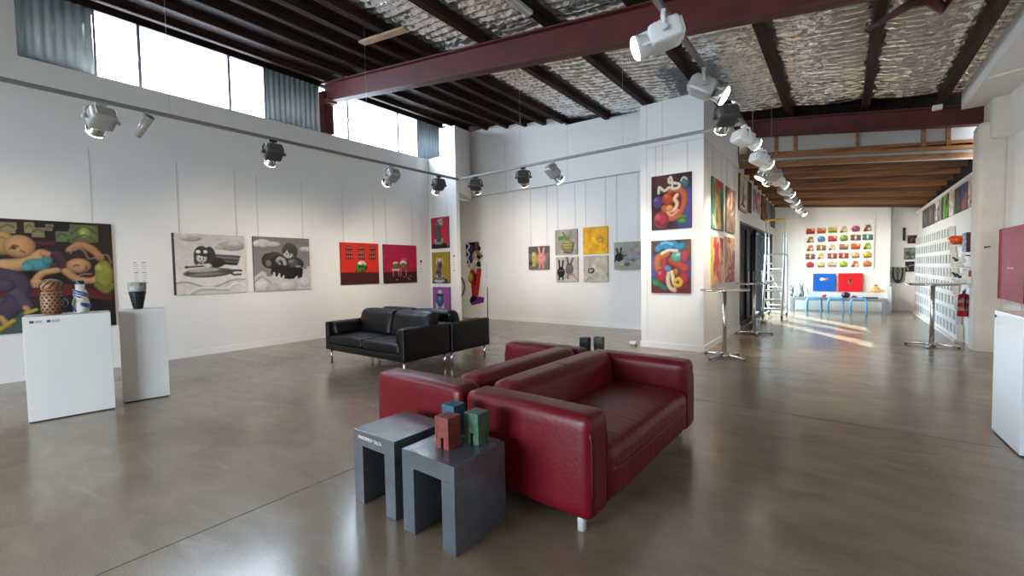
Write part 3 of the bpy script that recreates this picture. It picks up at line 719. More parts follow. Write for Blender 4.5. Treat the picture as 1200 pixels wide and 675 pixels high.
# --- three chess pieces on the fin wall
A = Art(.66, .82, (200, 38, 58), ((611, 125), (700, 112), (708, 295), (618, 298)), 100)
A.p([(614, 300), (624, 268), (692, 266), (712, 300)], (30, 24, 26)).e(655, 262, 28, 14, (150, 146, 142)).e(655, 248, 24, 12, (200, 196, 192)).e(654, 238, 16, 8, (130, 126, 122))
A.t([(655, 236), (648, 205), (645, 180), (652, 155)], 15, (92, 88, 84)).e(664, 150, 13, 17, (176, 170, 164)).e(640, 160, 8, 14, (120, 114, 110)).t([(650, 140), (668, 132)], 5, (190, 186, 180))
hang(A, 'fin', -8.83, 2.005, 'red canvas with a grey chess knight, topmost of the stacked three', wires=3.3, edge=(60, 12, 18))
A = Art(.66, .83, (164, 138, 28), ((613, 318), (708, 315), (713, 494), (618, 497)), 100)
A.p([(616, 498), (625, 470), (700, 468), (714, 498)], (80, 70, 40)).e(657, 480, 30, 14, (200, 198, 200)).e(657, 466, 26, 11, (120, 116, 126)).e(657, 455, 22, 9, (206, 204, 206))
A.t([(657, 448), (655, 415), (660, 380)], 11, (96, 86, 132)).e(648, 430, 10, 8, (60, 52, 70)).t([(640, 385), (646, 352)], 4, (196, 190, 170)).t([(676, 385), (672, 350)], 4, (190, 184, 160)).e(658, 362, 10, 12, (210, 204, 190)).e(660, 395, 7, 14, (60, 50, 90))
hang(A, 'fin', -8.83, 1.075, 'mustard canvas with a violet chess piece, middle of the stacked three', edge=(70, 58, 14))
A = Art(.66, .84, (148, 78, 156), ((618, 515), (712, 513), (718, 690), (622, 694)), 100)
A.e(660, 662, 34, 22, (214, 212, 218)).e(660, 640, 26, 14, (120, 116, 130)).e(645, 625, 10, 26, (190, 190, 200)).e(675, 625, 10, 26, (190, 190, 200)).e(660, 590, 20, 36, (50, 84, 150)).e(658, 580, 8, 20, (110, 140, 190)).e(660, 545, 13, 14, (206, 206, 214)).t([(645, 560), (675, 560)], 5, (40, 40, 70))
hang(A, 'fin', -8.83, .14, 'purple canvas with a blue chess piece, lowest of the stacked three', edge=(60, 30, 66))

# --- cut-out figure at the back
quad = ((233, 226), (320, 224), (322, 548), (237, 550))
A = Art(.72, 1.90, (236, 232, 226), quad, 80)
out = [(235, 238), (245, 230), (295, 227), (303, 250), (318, 285), (317, 312), (305, 330), (308, 372), (302, 420), (296, 470), (292, 500), (320, 503), (317, 530), (262, 548), (249, 520), (264, 498), (260, 440), (248, 425), (244, 405), (254, 380), (243, 350), (238, 300)]
A.mask = A.inside(out)
A.p([(230, 225), (300, 225), (300, 350), (235, 350)], (20, 20, 28)).e(262, 260, 16, 20, (50, 54, 140)).e(290, 250, 10, 24, (120, 74, 50)).e(300, 262, 8, 12, (50, 34, 30))
for y in (250, 290, 330): A.t([(243, y-18), (254, y), (243, y+18)], 4, (220, 224, 236))
A.e(265, 310, 14, 22, (40, 46, 120)).e(288, 300, 20, 30, (198, 176, 130)).e(300, 300, 10, 14, (20, 18, 20)).e(282, 330, 14, 18, (226, 222, 216)).e(300, 340, 12, 14, (24, 22, 24)).t([(290, 280), (312, 300)], 5, (150, 130, 70)).e(268, 350, 15, 18, (222, 218, 212)).e(296, 368, 16, 14, (214, 208, 196))
A.t([(268, 385), (266, 430), (270, 490)], 13, (188, 26, 34)).t([(298, 375), (292, 420), (282, 490)], 11, (206, 34, 36)).t([(282, 390), (278, 440)], 4, (60, 16, 20)).e(257, 405, 13, 24, (196, 202, 50))
A.p([(250, 522), (290, 500), (322, 502), (318, 530), (262, 550)], (124, 44, 148)).e(268, 508, 14, 12, (24, 20, 26)).t([(255, 530), (280, 512)], 6, (20, 18, 22))
o = hang(A, 'back', -8.95, .36, 'cut-out figure collage in red trousers with purple foot shadow on back wall', 'artwork', .03, name='cutout_picture')
s = o.modifiers.new('thickness', 'SOLIDIFY'); s.thickness = .025; s.offset = -1

# --- six small canvases on the back wall
def small(label, x, z, w, h, bg, quad, draw, edge, wr=3.53):
    A = Art(w, h, bg, quad, 110, int(abs(x*100))).noise(.08); draw(A)
    hang(A, 'back', x, z, label, wires=wr, edge=edge, depth=.04)
def d1(A):
    A.p([(115, 295), (270, 293), (270, 345), (120, 350)], (96, 92, 86)); A.strokes([(150, 140, 120), (90, 84, 80)], 14, .03)
    A.e(168, 390, 22, 52, (206, 184, 92)).e(160, 360, 14, 24, (226, 206, 120)).e(165, 435, 16, 12, (214, 190, 70)).e(140, 420, 12, 18, (70, 66, 62))
    A.e(218, 392, 34, 48, (236, 152, 142), 0, .12).t([(206, 350), (196, 308)], 7, (240, 160, 150)).t([(228, 350), (234, 310)], 7, (240, 160, 150)).t([(208, 430), (206, 455)], 6, (236, 150, 140)).t([(230, 430), (232, 455)], 6, (236, 150, 140)).e(210, 378, 4, 3, (120, 60, 60), 0, 0).e(226, 378, 4, 3, (120, 60, 60), 0, 0)
small('small canvas with a pink rabbit beside a yellow creature, left of the group of six', -6.635, 1.395, .635, .61, (122, 114, 104), ((118, 298), (268, 293), (270, 466), (130, 468)), d1, (70, 64, 60))
def d2(A):
    A.p([(338, 230), (380, 224), (384, 250), (344, 260)], (74, 156, 36)).e(408, 295, 42, 44, (178, 166, 98), 0, .15).e(405, 240, 24, 14, (140, 170, 96))
    A.t([(398, 240), (376, 200)], 6, (110, 130, 70)).t([(412, 240), (432, 196)], 6, (150, 150, 90)).t([(370, 280), (445, 275)], 2, (110, 100, 60), 0).t([(368, 300), (447, 296)], 2, (110, 100, 60), 0).t([(372, 320), (440, 318)], 2, (110, 100, 60), 0).e(345, 335, 12, 10, (200, 170, 150)).t([(385, 340), (440, 340), (452, 270)], 4, (90, 84, 70))
small('small grey canvas with a pineapple and a green patch, above two black rabbits', -5.805, 1.755, .63, .628, (164, 160, 150), ((317, 183), (475, 172), (478, 355), (320, 360)), d2, (90, 86, 80))
def d3(A):
    A.strokes([(216, 150, 30), (250, 196, 60), (206, 140, 20)], 18, .012)
    A.t([(620, 245), (650, 240), (660, 262), (632, 270), (622, 250)], 3, (150, 120, 80), 0).t([(640, 225), (660, 285)], 2, (160, 124, 60), 0)
small('plain bright yellow canvas with faint scribbles on the back wall', -5.015, 1.748, .645, .64, (243, 178, 20), ((515, 168), (690, 158), (692, 353), (518, 353)), d3, (150, 96, 10))
def d4(A):
    A.strokes([(200, 190, 180), (170, 160, 152)], 10, .03)
    A.e(360, 492, 28, 38, (24, 23, 24), 0, .1).t([(350, 460), (344, 404)], 6, (30, 28, 28)).t([(368, 460), (374, 410)], 6, (30, 28, 28)).t([(348, 525), (346, 545)], 5, (24, 23, 24)).t([(374, 525), (376, 545)], 5, (24, 23, 24)).e(352, 480, 4, 3, (220, 210, 200), 0, 0).e(370, 480, 4, 3, (220, 210, 200), 0, 0)
    A.e(421, 468, 28, 44, (108, 104, 102), 0, .1).t([(412, 430), (404, 386)], 6, (90, 86, 84)).t([(432, 430), (444, 392)], 6, (90, 86, 84)).t([(412, 508), (410, 535)], 5, (90, 86, 84)).t([(380, 540), (430, 500), (475, 545)], 3, (190, 120, 120), 0)
small('small pale canvas with one black and one grey rabbit', -5.79, 1.08, .625, .622, (192, 184, 172), ((320, 380), (480, 378), (482, 560), (325, 562)), d4, (110, 104, 96), None)
def d5(A):
    A.strokes([(184, 178, 164), (164, 160, 146)], 10, .03); A.t([(560, 470), (555, 490), (570, 500), (590, 492), (592, 472), (570, 470)], 4, (24, 24, 24), 0).e(582, 486, 6, 6, (40, 40, 40), 0, 0).t([(540, 560), (560, 530)], 2, (80, 78, 72), 0)
small('small pale grey canvas with one tiny black doodle, below the yellow canvas', -5.01, 1.08, .64, .625, (176, 171, 156), ((517, 378), (690, 373), (692, 563), (520, 565)), d5, (96, 92, 84), None)
def d6(A):
    A.strokes([(180, 176, 168), (150, 146, 140)], 10, .03); A.e(775, 376, 32, 30, (26, 26, 28), 0, .1).t([(764, 350), (756, 316)], 6, (30, 30, 30)).t([(784, 350), (790, 312)], 6, (30, 30, 30)).t([(748, 390), (744, 405)], 5, (26, 26, 28)).t([(795, 370), (830, 362)], 3, (60, 60, 60), 0)
    A.t([(830, 395), (880, 388), (928, 380)], 8, (118, 162, 178)).e(835, 425, 22, 14, (110, 104, 100)).e(880, 395, 12, 8, (140, 90, 80)).e(795, 440, 14, 9, (190, 190, 70)).t([(800, 290), (808, 285)], 4, (200, 190, 120))
small('small grey canvas with a black rabbit and blue streak, nearest the column', -4.215, 1.36, .63, .63, (166, 162, 154), ((735, 272), (930, 262), (932, 463), (738, 465)), d6, (96, 92, 86))

# --- two tangled figure paintings on the column
A = Art(.655, .91, (46, 22, 30), ((92, 105), (265, 78), (267, 327), (92, 336)), 130).noise(.25)
A.e(250, 250, 60, 110, (64, 72, 140), 0, .1, 12).e(150, 120, 60, 40, (84, 40, 40), 0, .1, 12).e(120, 215, 24, 28, (84, 52, 124)).e(112, 205, 10, 10, (120, 84, 160))
A.e(238, 125, 17, 26, (66, 108, 120)).t([(222, 120), (232, 104), (246, 112)], 4, (190, 200, 200)).e(168, 200, 30, 28, (190, 62, 30)).e(160, 190, 12, 12, (220, 100, 50))
A.t([(178, 165), (215, 160), (236, 188), (228, 240), (196, 282), (160, 275), (150, 240)], 15, (194, 88, 56)).t([(190, 180), (212, 190), (208, 235), (180, 262)], 11, (120, 30, 26))
A.t([(170, 255), (196, 246), (206, 220), (196, 200), (206, 182)], 9, (232, 182, 144)).t([(160, 262), (185, 272), (210, 250)], 7, (224, 150, 110)).e(172, 240, 17, 15, (230, 150, 60))
A.t([(125, 175), (128, 150), (150, 165), (172, 150), (190, 156), (212, 150), (214, 135), (190, 130), (172, 128), (170, 112)], 7, (214, 204, 180)).t([(186, 150), (182, 112), (176, 104)], 5, (224, 216, 198))
A.e(136, 292, 34, 40, (172, 36, 58)).e(122, 280, 14, 16, (200, 70, 90)).t([(115, 300), (140, 315), (165, 300)], 6, (120, 20, 40)).e(228, 288, 20, 18, (92, 152, 62)).t([(212, 290), (228, 280), (244, 288)], 4, (60, 110, 44))
hang(A, 'column', -2.625, 2.04, 'dark canvas of tangled orange and white tubes, upper one on column face', wires=3.46, edge=(30, 16, 20))
A = Art(.65, .895, (90, 46, 34), ((90, 385), (263, 375), (263, 615), (90, 612)), 130).grad((96, 62, 44), (110, 28, 24)).noise(.2)
A.e(110, 500, 50, 60, (70, 88, 164), 0, .1, 14).e(250, 500, 40, 60, (80, 70, 140), 0, .1, 14).e(250, 420, 40, 40, (120, 80, 50), 0, .1, 14)
A.t([(122, 420), (145, 400), (165, 412), (190, 398), (215, 412), (228, 405)], 16, (40, 136, 186)).t([(140, 398), (160, 392), (185, 400)], 8, (90, 176, 214))
A.t([(160, 440), (125, 460), (118, 495), (135, 520)], 17, (196, 104, 56)).t([(185, 470), (215, 488), (240, 505)], 19, (184, 66, 46)).e(206, 452, 26, 24, (76, 166, 148)).e(212, 445, 12, 10, (150, 206, 180)).t([(140, 440), (170, 426), (205, 428)], 8, (216, 204, 180)).e(238, 450, 18, 30, (180, 60, 80))
A.t([(150, 470), (150, 500), (170, 520)], 12, (180, 60, 50)).e(136, 536, 23, 30, (188, 36, 58)).e(130, 525, 10, 12, (220, 80, 96)).e(235, 548, 22, 30, (176, 36, 56)).t([(172, 515), (166, 560), (176, 590), (196, 602)], 10, (206, 188, 150)).t([(185, 520), (190, 560), (200, 585)], 8, (226, 212, 180)).e(165, 505, 16, 14, (96, 120, 180))
A.t([(198, 560), (212, 550), (224, 562), (216, 580), (200, 578)], 9, (226, 170, 46)).t([(105, 560), (125, 575), (145, 590)], 15, (44, 112, 82)).e(112, 570, 16, 15, (60, 140, 100)).e(150, 592, 14, 12, (50, 110, 90)).e(200, 520, 12, 16, (190, 110, 40))
hang(A, 'column', -2.635, .96, 'canvas of bright coiled blue, red and orange forms, lower one on column face', edge=(60, 20, 16))

# --- canvases on the corridor wall
def abstract(wall, a, z, w, h, label, bg, pal, n=26, r=.07, L=.6, vert=.7, seed=1, edge=None, depth=.035, wires=None, res=45, cat='painting', frame=None, extra=None):
    A = Art(w, h, bg, None, res, seed); A.rim = .1; A.noise(.15).strokes(pal, n, r, L, vert)
    if extra: extra(A)
    o = hang(A, wall, a, z, label, cat, depth, wires, edge)
    if frame:
        bm = bm_new(); d = depth+.012; t = .055
        for s in (-1, 1):
            box(bm, (s*(w/2)-(t if s > 0 else 0), -d, -h/2), (s*(w/2)+(0 if s > 0 else t), 0, h/2), 0, .004)
            box(bm, (-w/2, -d, s*(h/2)-(t if s > 0 else 0)), (w/2, 0, s*(h/2)+(0 if s > 0 else t)), 0, .004)
        obj('picture_frame', bm, frame, o)
    return o
PINEW = wood('pine_frame_wood', (.50, .29, .10), (.64, .42, .19), (1, 1, 5), .5)
def figx(A):
    A.t([(.30, .85), (.32, .55)], .10, (226, 90, 60)).t([(.42, .5), (.6, .1)], .13, (226, 190, 90)).t([(.5, .85), (.7, .8)], .08, (206, 50, 60)).t([(.25, .6), (.2, .2)], .05, (190, 180, 150)).t([(.72, .6), (.7, .2)], .06, (60, 110, 90))
abstract('corridor', 7.95, 2.05, .86, .88, 'canvas with orange and cream strokes on green, upper left of corridor corner', (96, 140, 106), [(70, 120, 90), (200, 190, 160), (110, 150, 110), (180, 90, 70)], 18, seed=5, depth=.025, edge=(40, 110, 76), wires=3.46, extra=figx)
abstract('corridor', 9.06, 2.06, .87, .86, 'muted brown and green canvas, upper right of the corridor corner four', (150, 122, 98), [(120, 100, 84), (96, 108, 80), (170, 130, 110), (190, 170, 150), (150, 80, 60)], 26, seed=6, depth=.025, edge=(110, 104, 80), wires=3.46)
def pinkx(A):
    A.p([(0, 0), (.10, 0), (.10, 2), (0, 2)], (222, 200, 40)); A.t([(.45, .7), (.4, .2)], .06, (200, 40, 50)).t([(.7, .6), (.6, .1)], .05, (200, 160, 60))
abstract('corridor', 7.93, 1.08, .89, .83, 'pink and red canvas with yellow left edge, lower left of the corridor corner four', (224, 150, 140), [(206, 50, 60), (230, 180, 170), (240, 210, 190), (190, 80, 90)], 22, seed=7, depth=.025, edge=(226, 206, 40), extra=pinkx)
abstract('corridor', 9.02, 1.08, .86, .88, 'red and cream streaked canvas, lower right of the corridor corner four', (214, 130, 110), [(206, 60, 60), (236, 200, 170), (226, 180, 90), (170, 60, 60)], 24, seed=8, depth=.025, edge=(180, 150, 120))
def yacht(A): A.p([(.33, .2), (.47, .2), (.40, .68)], (30, 30, 32)).t([(.25, .16), (.6, .12)], .03, (40, 38, 38)).t([(.5, .25), (.46, .55)], .02, (60, 60, 60))
abstract('corridor', 10.36, 2.60, .92, .78, 'pine framed print of a dark sail shape above the sliding doors', (214, 208, 196), [(200, 194, 184), (222, 216, 206)], 8, seed=9, edge=(150, 90, 40), frame=PINEW, extra=yacht, depth=.03)
abstract('corridor', 11.34, 2.66, .52, .70, 'narrow dark brown canvas beside the pine framed print', (70, 56, 44), [(50, 40, 34), (100, 80, 60), (120, 110, 90)], 16, seed=10)
def face(A): A.e(.45, .30, .22, .2, (222, 70, 150)).e(.55, .3, .12, .12, (240, 170, 200)).e(.78, .14, .12, .1, (120, 180, 60)).e(.85, .3, .08, .2, (210, 200, 60)).t([(.1, .45), (.2, .1)], .05, (60, 60, 70))
abstract('corridor', 12.30, 2.76, 1.05, .54, 'pale canvas with a magenta face shape above the sliding doors', (206, 200, 196), [(220, 214, 210), (120, 110, 130), (190, 90, 140)], 12, seed=11, extra=face)
abstract('corridor', 13.55, 2.66, .80, .66, 'dark red-brown canvas above the sliding doors', (86, 36, 28), [(120, 50, 36), (60, 26, 22), (170, 120, 90)], 18, seed=12)
abstract('corridor', 14.5, 2.66, .95, .62, 'grey abstract canvas above the sliding doors', (120, 118, 116), [(90, 90, 90), (150, 148, 146), (60, 60, 62)], 16, seed=13)
abstract('corridor', 15.6, 2.60, .85, .66, 'farthest dark grey canvas above the sliding doors', (84, 80, 78), [(60, 58, 58), (110, 106, 100)], 14, seed=14)

# --- far wall: board with thirty small painted blocks, two panels on the plinth
A = Art(1.70, 1.36, (222, 220, 216), None, 75, 3)
pal = [(170, 40, 40), (196, 104, 50), (176, 160, 60), (190, 160, 130), (160, 60, 110), (120, 70, 50), (130, 100, 70), (60, 110, 170), (190, 60, 60), (100, 140, 60), (110, 80, 60), (50, 120, 110), (190, 90, 40), (150, 90, 50), (180, 160, 120), (150, 110, 80), (196, 84, 40), (110, 160, 40), (140, 80, 60), (200, 150, 50), (150, 60, 60), (176, 40, 36), (190, 150, 110), (190, 160, 50), (170, 40, 40), (190, 170, 110), (180, 160, 140), (120, 170, 50), (180, 100, 50), (200, 100, 40)]
rg = random.Random(2)
for j in range(5):
    for i in range(6):
        x, z = .15+i*.28, 1.22-j*.265; c = pal[j*6+i]; k = rg.randrange(4); n0 = A.c.copy(); A.X = (A.X-x)/1.18+x; A.Z = (A.Z-z)/1.5+z
        if k == 0: A.p([(x-.10, z-.06), (x+.09, z-.065), (x+.10, z+.05), (x-.09, z+.06)], c).t([(x-.07, z-.03), (x+.08, z-.035)], .014, tuple(v*.6 for v in c)).e(x+.05, z+.03, .03, .02, (220, 200, 150))
        elif k == 1: A.e(x, z, .085, .06, c).e(x-.03, z+.02, .03, .025, tuple(min(255, v*1.5) for v in c)).t([(x-.06, z-.045), (x+.07, z-.04)], .014, (110, 70, 40))
        elif k == 2: A.p([(x-.09, z-.06), (x+.08, z-.06), (x+.05, z+.06), (x-.03, z+.065)], c).e(x+.03, z-.02, .035, .03, (210, 190, 140)).e(x-.05, z-.045, .03, .02, (90, 40, 30))
        else: A.t([(x-.08, z+.03), (x+.08, z+.02)], .028, c).t([(x-.08, z-.03), (x+.08, z-.035)], .028, tuple(v*.8 for v in c)).e(x, z, .02, .05, (230, 220, 190))
        A.X, A.Z = np.meshgrid(np.linspace(0, A.w, A.nx+1), np.linspace(0, A.h, A.ny+1))
hang(A, 'far', -.965, 1.235, 'large white board of thirty small coloured motifs in rows on far wall', 'artwork', .03, edge=(150, 148, 146), name='grid_picture')
def leaning(x, art, label):
    me = canvas_mesh('leaning_panel', art, .035); o = bpy.data.objects.new('leaning_panel', me); C.objects.link(o)
    h = art.h; o.rotation_euler = (R(-5), 0, 0); o.location = (x+art.w/2, 16.62, .565+h/2); tag(o, label, 'painting', None); return o
A = Art(.56, .545, (8, 82, 168), None, 80).e(.27, .37, .09, .04, (226, 190, 160)).e(.22, .37, .05, .05, (236, 236, 230)).e(.35, .38, .05, .03, (200, 110, 80)); leaning(-.73, A, 'square bright blue panel leaning on the white plinth under the board')
A = Art(.58, .55, (196, 8, 26), None, 80).e(.29, .30, .05, .07, (150, 110, 60)).e(.29, .31, .025, .05, (40, 30, 30)).t([(.25, .36), (.33, .36)], .014, (80, 60, 40)); leaning(-.10, A, 'square bright red panel leaning on the white plinth under the board')
# nook pictures
abstract('nook', 1.50, 1.96, .20, .24, 'tiny dark portrait, highest of the three by the rack end', (44, 32, 36), [(110, 60, 60), (30, 24, 28), (160, 110, 100)], 9, seed=21, res=80)
abstract('nook', 1.43, 1.50, .26, .34, 'grey square picture with a green patch, middle of the three by rack end', (120, 122, 124), [(60, 62, 64), (150, 152, 156), (60, 90, 60)], 9, seed=22, res=80)
abstract('nook', 1.46, 1.14, .20, .30, 'small black picture with grey swirl, lowest of the three by rack end', (28, 27, 28), [(90, 90, 92), (160, 158, 156), (20, 20, 20)], 8, seed=23, res=80)
def hide(A):
    A.mask = A.inside([(0, .5), (.40, .48), (.36, .05), (.30, 0), (.10, 0), (.05, .05)])
    A.t([(.10, .45), (.10, .2), (.16, .06)], .02, (40, 38, 36)).t([(.30, .45), (.30, .22), (.26, .06)], .02, (40, 38, 36)).t([(.2, .45), (.2, .1)], .014, (60, 58, 56)).e(.2, .06, .06, .05, (36, 34, 32)).e(.2, .36, .05, .06, (120, 116, 112))
A = Art(.40, .50, (150, 146, 142), None, 80); hide(A)
o = hang(A, 'nook', 1.12, .80, 'grey hanging cloth with a dark animal drawing beside the plinth', 'artwork', .02, name='hanging_cloth'); o.location.x -= .02; sm = o.modifiers.new('thickness', 'SOLIDIFY'); sm.thickness = .015; sm.offset = -1
bm = bm_new(); box(bm, (-.03, -.07, -.19), (.03, 0, .19), 0, .008); sp = tag(obj('hanging_speaker', bm, BLACK, loc=(1.42, 17.1, 2.24)), 'slim black wall speaker high on the far nook wall', 'speaker')
# row above the rack on the right hand wall (seen from the right wall: right end is nearest)
row = [(14.9, .9, .46, 'wide grey figure canvas at the far end of row above white rack', (96, 88, 84), [(60, 56, 54), (150, 140, 132), (130, 90, 76)]),
       (14.0, .8, .46, 'dark grey figure canvas, second from far end above white rack', (84, 84, 82), [(50, 50, 50), (140, 138, 134), (110, 84, 70)]),
       (13.3, .55, .46, 'pale canvas with one dark maroon stroke above white rack', (200, 198, 194), [(90, 30, 36), (214, 210, 206)]),
       (12.25, .80, .47, 'black canvas with lime green upright strokes above white rack', (26, 34, 22), [(120, 196, 40), (90, 170, 30), (24, 30, 20)]),
       (11.72, .46, .46, 'pale canvas with faint grey and orange marks above white rack', (206, 204, 196), [(190, 188, 182), (214, 150, 100), (170, 170, 166)]),
       (11.15, .5, .46, 'dark brown and green canvas above white rack', (62, 48, 38), [(40, 70, 40), (80, 56, 44), (30, 40, 30)]),
       (10.6, .5, .46, 'deep blue canvas with orange base above white rack', (36, 52, 120), [(44, 66, 150), (30, 40, 100)]),
       (10.2, .34, .46, 'cream canvas with brown dabs at near end of row above white rack', (206, 190, 156), [(180, 140, 90), (220, 206, 180), (120, 80, 50)])]
def town(A): A.t([(.4, .03), (.4, .25)], .06, (200, 80, 40)).t([(.25, .03), (.25, .14)], .08, (190, 90, 50)).t([(.1, .03), (.12, .1)], .06, (150, 60, 50))
def lime(A): A.t([(.35, .0), (.4, .42)], .10, (130, 206, 44)).t([(.6, 0), (.5, .2)], .08, (80, 160, 40))
for k, (y, w, h, lb, bg, pl) in enumerate(row):
    A = Art(w, h, bg, None, 55, 40+k).noise(.12).strokes(pl, 14, .07, .6, .8)
    if 'blue' in lb: town(A)
    if 'lime' in lb: lime(A)
    hang(A, 'shelf', y-.0, 2.31, lb, 'painting', .03)
A = Art(.16, .42, (206, 190, 196), None, 80, 60).strokes([(150, 50, 70), (90, 50, 60)], 6, .08); hang(A, 'shelf', 10.17, 1.90, 'tiny mauve picture hanging beside the cream pillar', 'painting', .02)
A = Art(.30, .32, (120, 140, 190), None, 80, 61).strokes([(220, 226, 236), (60, 90, 160), (90, 110, 170)], 12, .08); hang(A, 'shelf', 10.13, 1.56, 'small blue and white canvas with a brown edge beside cream pillar', 'painting', .10, edge=(84, 50, 40))
# red canvas on the right wall, pale incised lines
A = Art(1.18, 1.03, (178, 36, 48), None, 60).noise(.04)
A.t([(.50, .46), (.56, .50), (.50, .55), (.52, .60)], .007, (226, 130, 130), 0).t([(.40, .42), (.52, .40), (.72, .43), (.84, .40)], .006, (214, 110, 112), 0).t([(.44, .46), (.60, .455), (.74, .46)], .010, (236, 170, 160), 0).t([(.50, .40), (.48, .30), (.53, .22)], .005, (196, 80, 84), 0).t([(.70, .40), (.72, .26)], .005, (196, 80, 84), 0)
hang(A, 'right', 8.43, .845, 'big plain red canvas with a faint pale line drawing on right wall', depth=.09, edge=(128, 14, 24))

# --- labels on the walls
def label_card(wall, a, z, w, h, label, rows, dot=False, cat='label'):
    rz, P = WALLS[wall]; bm = bm_new(); box(bm, (-w/2, -.004, -h/2), (w/2, 0, h/2))
    o = obj('wall_label', bm, CARD, loc=P(a+w/2, z+h/2), rot=(0, 0, rz)); tag(o, label, cat)  # card fixed flat on the wall
    bm = bm_new(); rg = random.Random(int(abs(a)*77))
    for k in range(rows):
        zz = h/2-(k+.7)*h/rows; t = h/rows*.28
        x0 = -w*.40; x1 = x0+w*.8*rg.uniform(.55, 1)
        box(bm, (x0, -.0052, zz-t/2), (x1, -.004, zz+t/2), 0 if k % 5 == 0 else 1)
    if dot:
        b2 = bm_new(); cyl(b2, (0, -.0056, h/2-w*.45), (0, -.004, h/2-w*.45), w*.4, seg=14, mi=0); obj('dot', b2, INK, o)
    obj('lettering', bm, [INK, INKG], o)
label_card('left', 1.815, 1.29, .085, .355, 'tall white text sheet, left one behind the tapered vase', 11)
label_card('left', 1.915, 1.29, .085, .355, 'tall white text sheet, right one behind the tapered vase', 11)
label_card('left', 7.66, 1.37, .09, .34, 'narrow white label with a dark dot right of the crimson canvas', 5, True)
label_card('fin', -8.05, 1.40, .07, .42, 'narrow white label with a dark dot beside the chess canvases', 6, True)
label_card('back', -8.17, 1.20, .07, .40, 'narrow pale label beside the cut-out figure', 6)
bm = bm_new(); cyl(bm, (-8.12, BW-.02, 0), (-8.12, BW-.02, .92), .012, seg=8); tag(obj('thin_pole', bm, BLACK), 'thin black pole standing against back wall by the cut-out figure', 'pole')
# bicycle wheel in the alcove
w = thing('bicycle_wheel', 'brown rimmed bicycle wheel hung in the alcove behind the fin wall', 'wheel', (-9.37, BW-.03, .92))
bm = bm_new(); tube(bm, [(0.36*math.cos(t*PI/20), 0, 0.36*math.sin(t*PI/20)) for t in range(40)], .022, 8, closed=True); obj('tyre', bm, mat('brown_tyre', (.09, .055, .045), .6), w)
bm = bm_new()
for k in range(12): cyl(bm, (0, 0, 0), (0.35*math.cos(k*PI/6), 0, 0.35*math.sin(k*PI/6)), .004, seg=5)
obj('spokes', bm, WIRE, w)
bm = bm_new(); cyl(bm, (0, -.03, 0), (0, .028, 0), .03, seg=12); obj('hub', bm, CHROME, w)

# ------------------------------------------------------------------ red leather sofas
def red_sofa(name, label, loc, rz, L=1.78):
    t = thing(name, label, 'sofa', loc, rz, None)
    D = .90
    bm = bm_new(); rbox(bm, (.02, .02, .10), (D-.02, L-.02, .30), .03, 10); obj('base_frame', bm, REDL, t)
    for s, (a, b) in enumerate(((0, .21), (L-.21, L))):
        def bow(p, a=a):
            return p
        bm = bm_new(); rbox(bm, (.0, a, .09), (D-.01, b, .64), .045, 16, (.004, .004, .010)); o = obj('armrest', bm, REDL, t)
        bm = bm_new()
        for yy in (a+.018, b-.018):
            tube(bm, [(.05, yy, .617), (.45, yy, .632), (D-.06, yy, .618), (D-.028, yy, .59), (D-.012, yy, .50), (D-.012, yy, .30), (D-.015, yy, .13)], .0045, 6)
        obj('piping', bm, REDSEAM, o)
    def lean(p):
        # back slopes a little and rolls over on top
        f = max(0, (p.z-.40)/.27); p = p.copy(); p.x -= .045*f; return p
    a, b = .205, L-.205
    bm = bm_new(); rbox(bm, (.055, a, .12), (.30, b, .665), .075, 20, (.022, .0, .008), warp=lean); o = obj('back_cushion', bm, REDL, t)
    bm = bm_new(); tube(bm, [(.29-.045*max(0, (z-.40)/.27)+.020*dx, L/2, z) for z, dx in ((.40, 1), (.47, 1), (.54, .9), (.60, .5))]+[(.235, L/2, .655), (.19, L/2, .672), (.13, L/2, .674), (.07, L/2, .66)], .0035, 6); obj('seam', bm, REDSEAM, o)
    def fall(p):
        p = p.copy(); f = max(0, (p.x-.60)/.30); p.z -= .018*f*f if p.z > .3 else 0
        p.z -= .006*math.exp(-((p.y-L/2)/.03)**2) if p.z > .3 else 0
        return p
    bm = bm_new(); rbox(bm, (.24, a, .105), (D, b, .43), .06, 26, (.012, .0, .014), warp=fall); o = obj('seat_cushion', bm, [REDWRINK], t)
    bm = bm_new(); tube(bm, [(.33, L/2, .437), (.5, L/2, .441), (.66, L/2, .438), (.78, L/2, .426), (.86, L/2, .398), (.897, L/2, .35), (.908, L/2, .27), (.905, L/2, .17)], .0032, 6); obj('seam', bm, REDSEAM, o)
    for x in (.085, D-.105):
        for y in (.075, L-.10):
            bm = bm_new(); cyl(bm, (x, y, 0), (x, y, .11), .024, .026, 18); obj('leg', bm, GREYLEG, t)
    return t
sofa = red_sofa('red_sofa', 'red leather sofa nearest the right, seat facing the corridor side', (-1.895, 1.965, 0), R(-1.3))
dup(sofa, (-1.945, 3.76, 0), PI, 'red leather sofa facing the black sofas, back against the other red one')

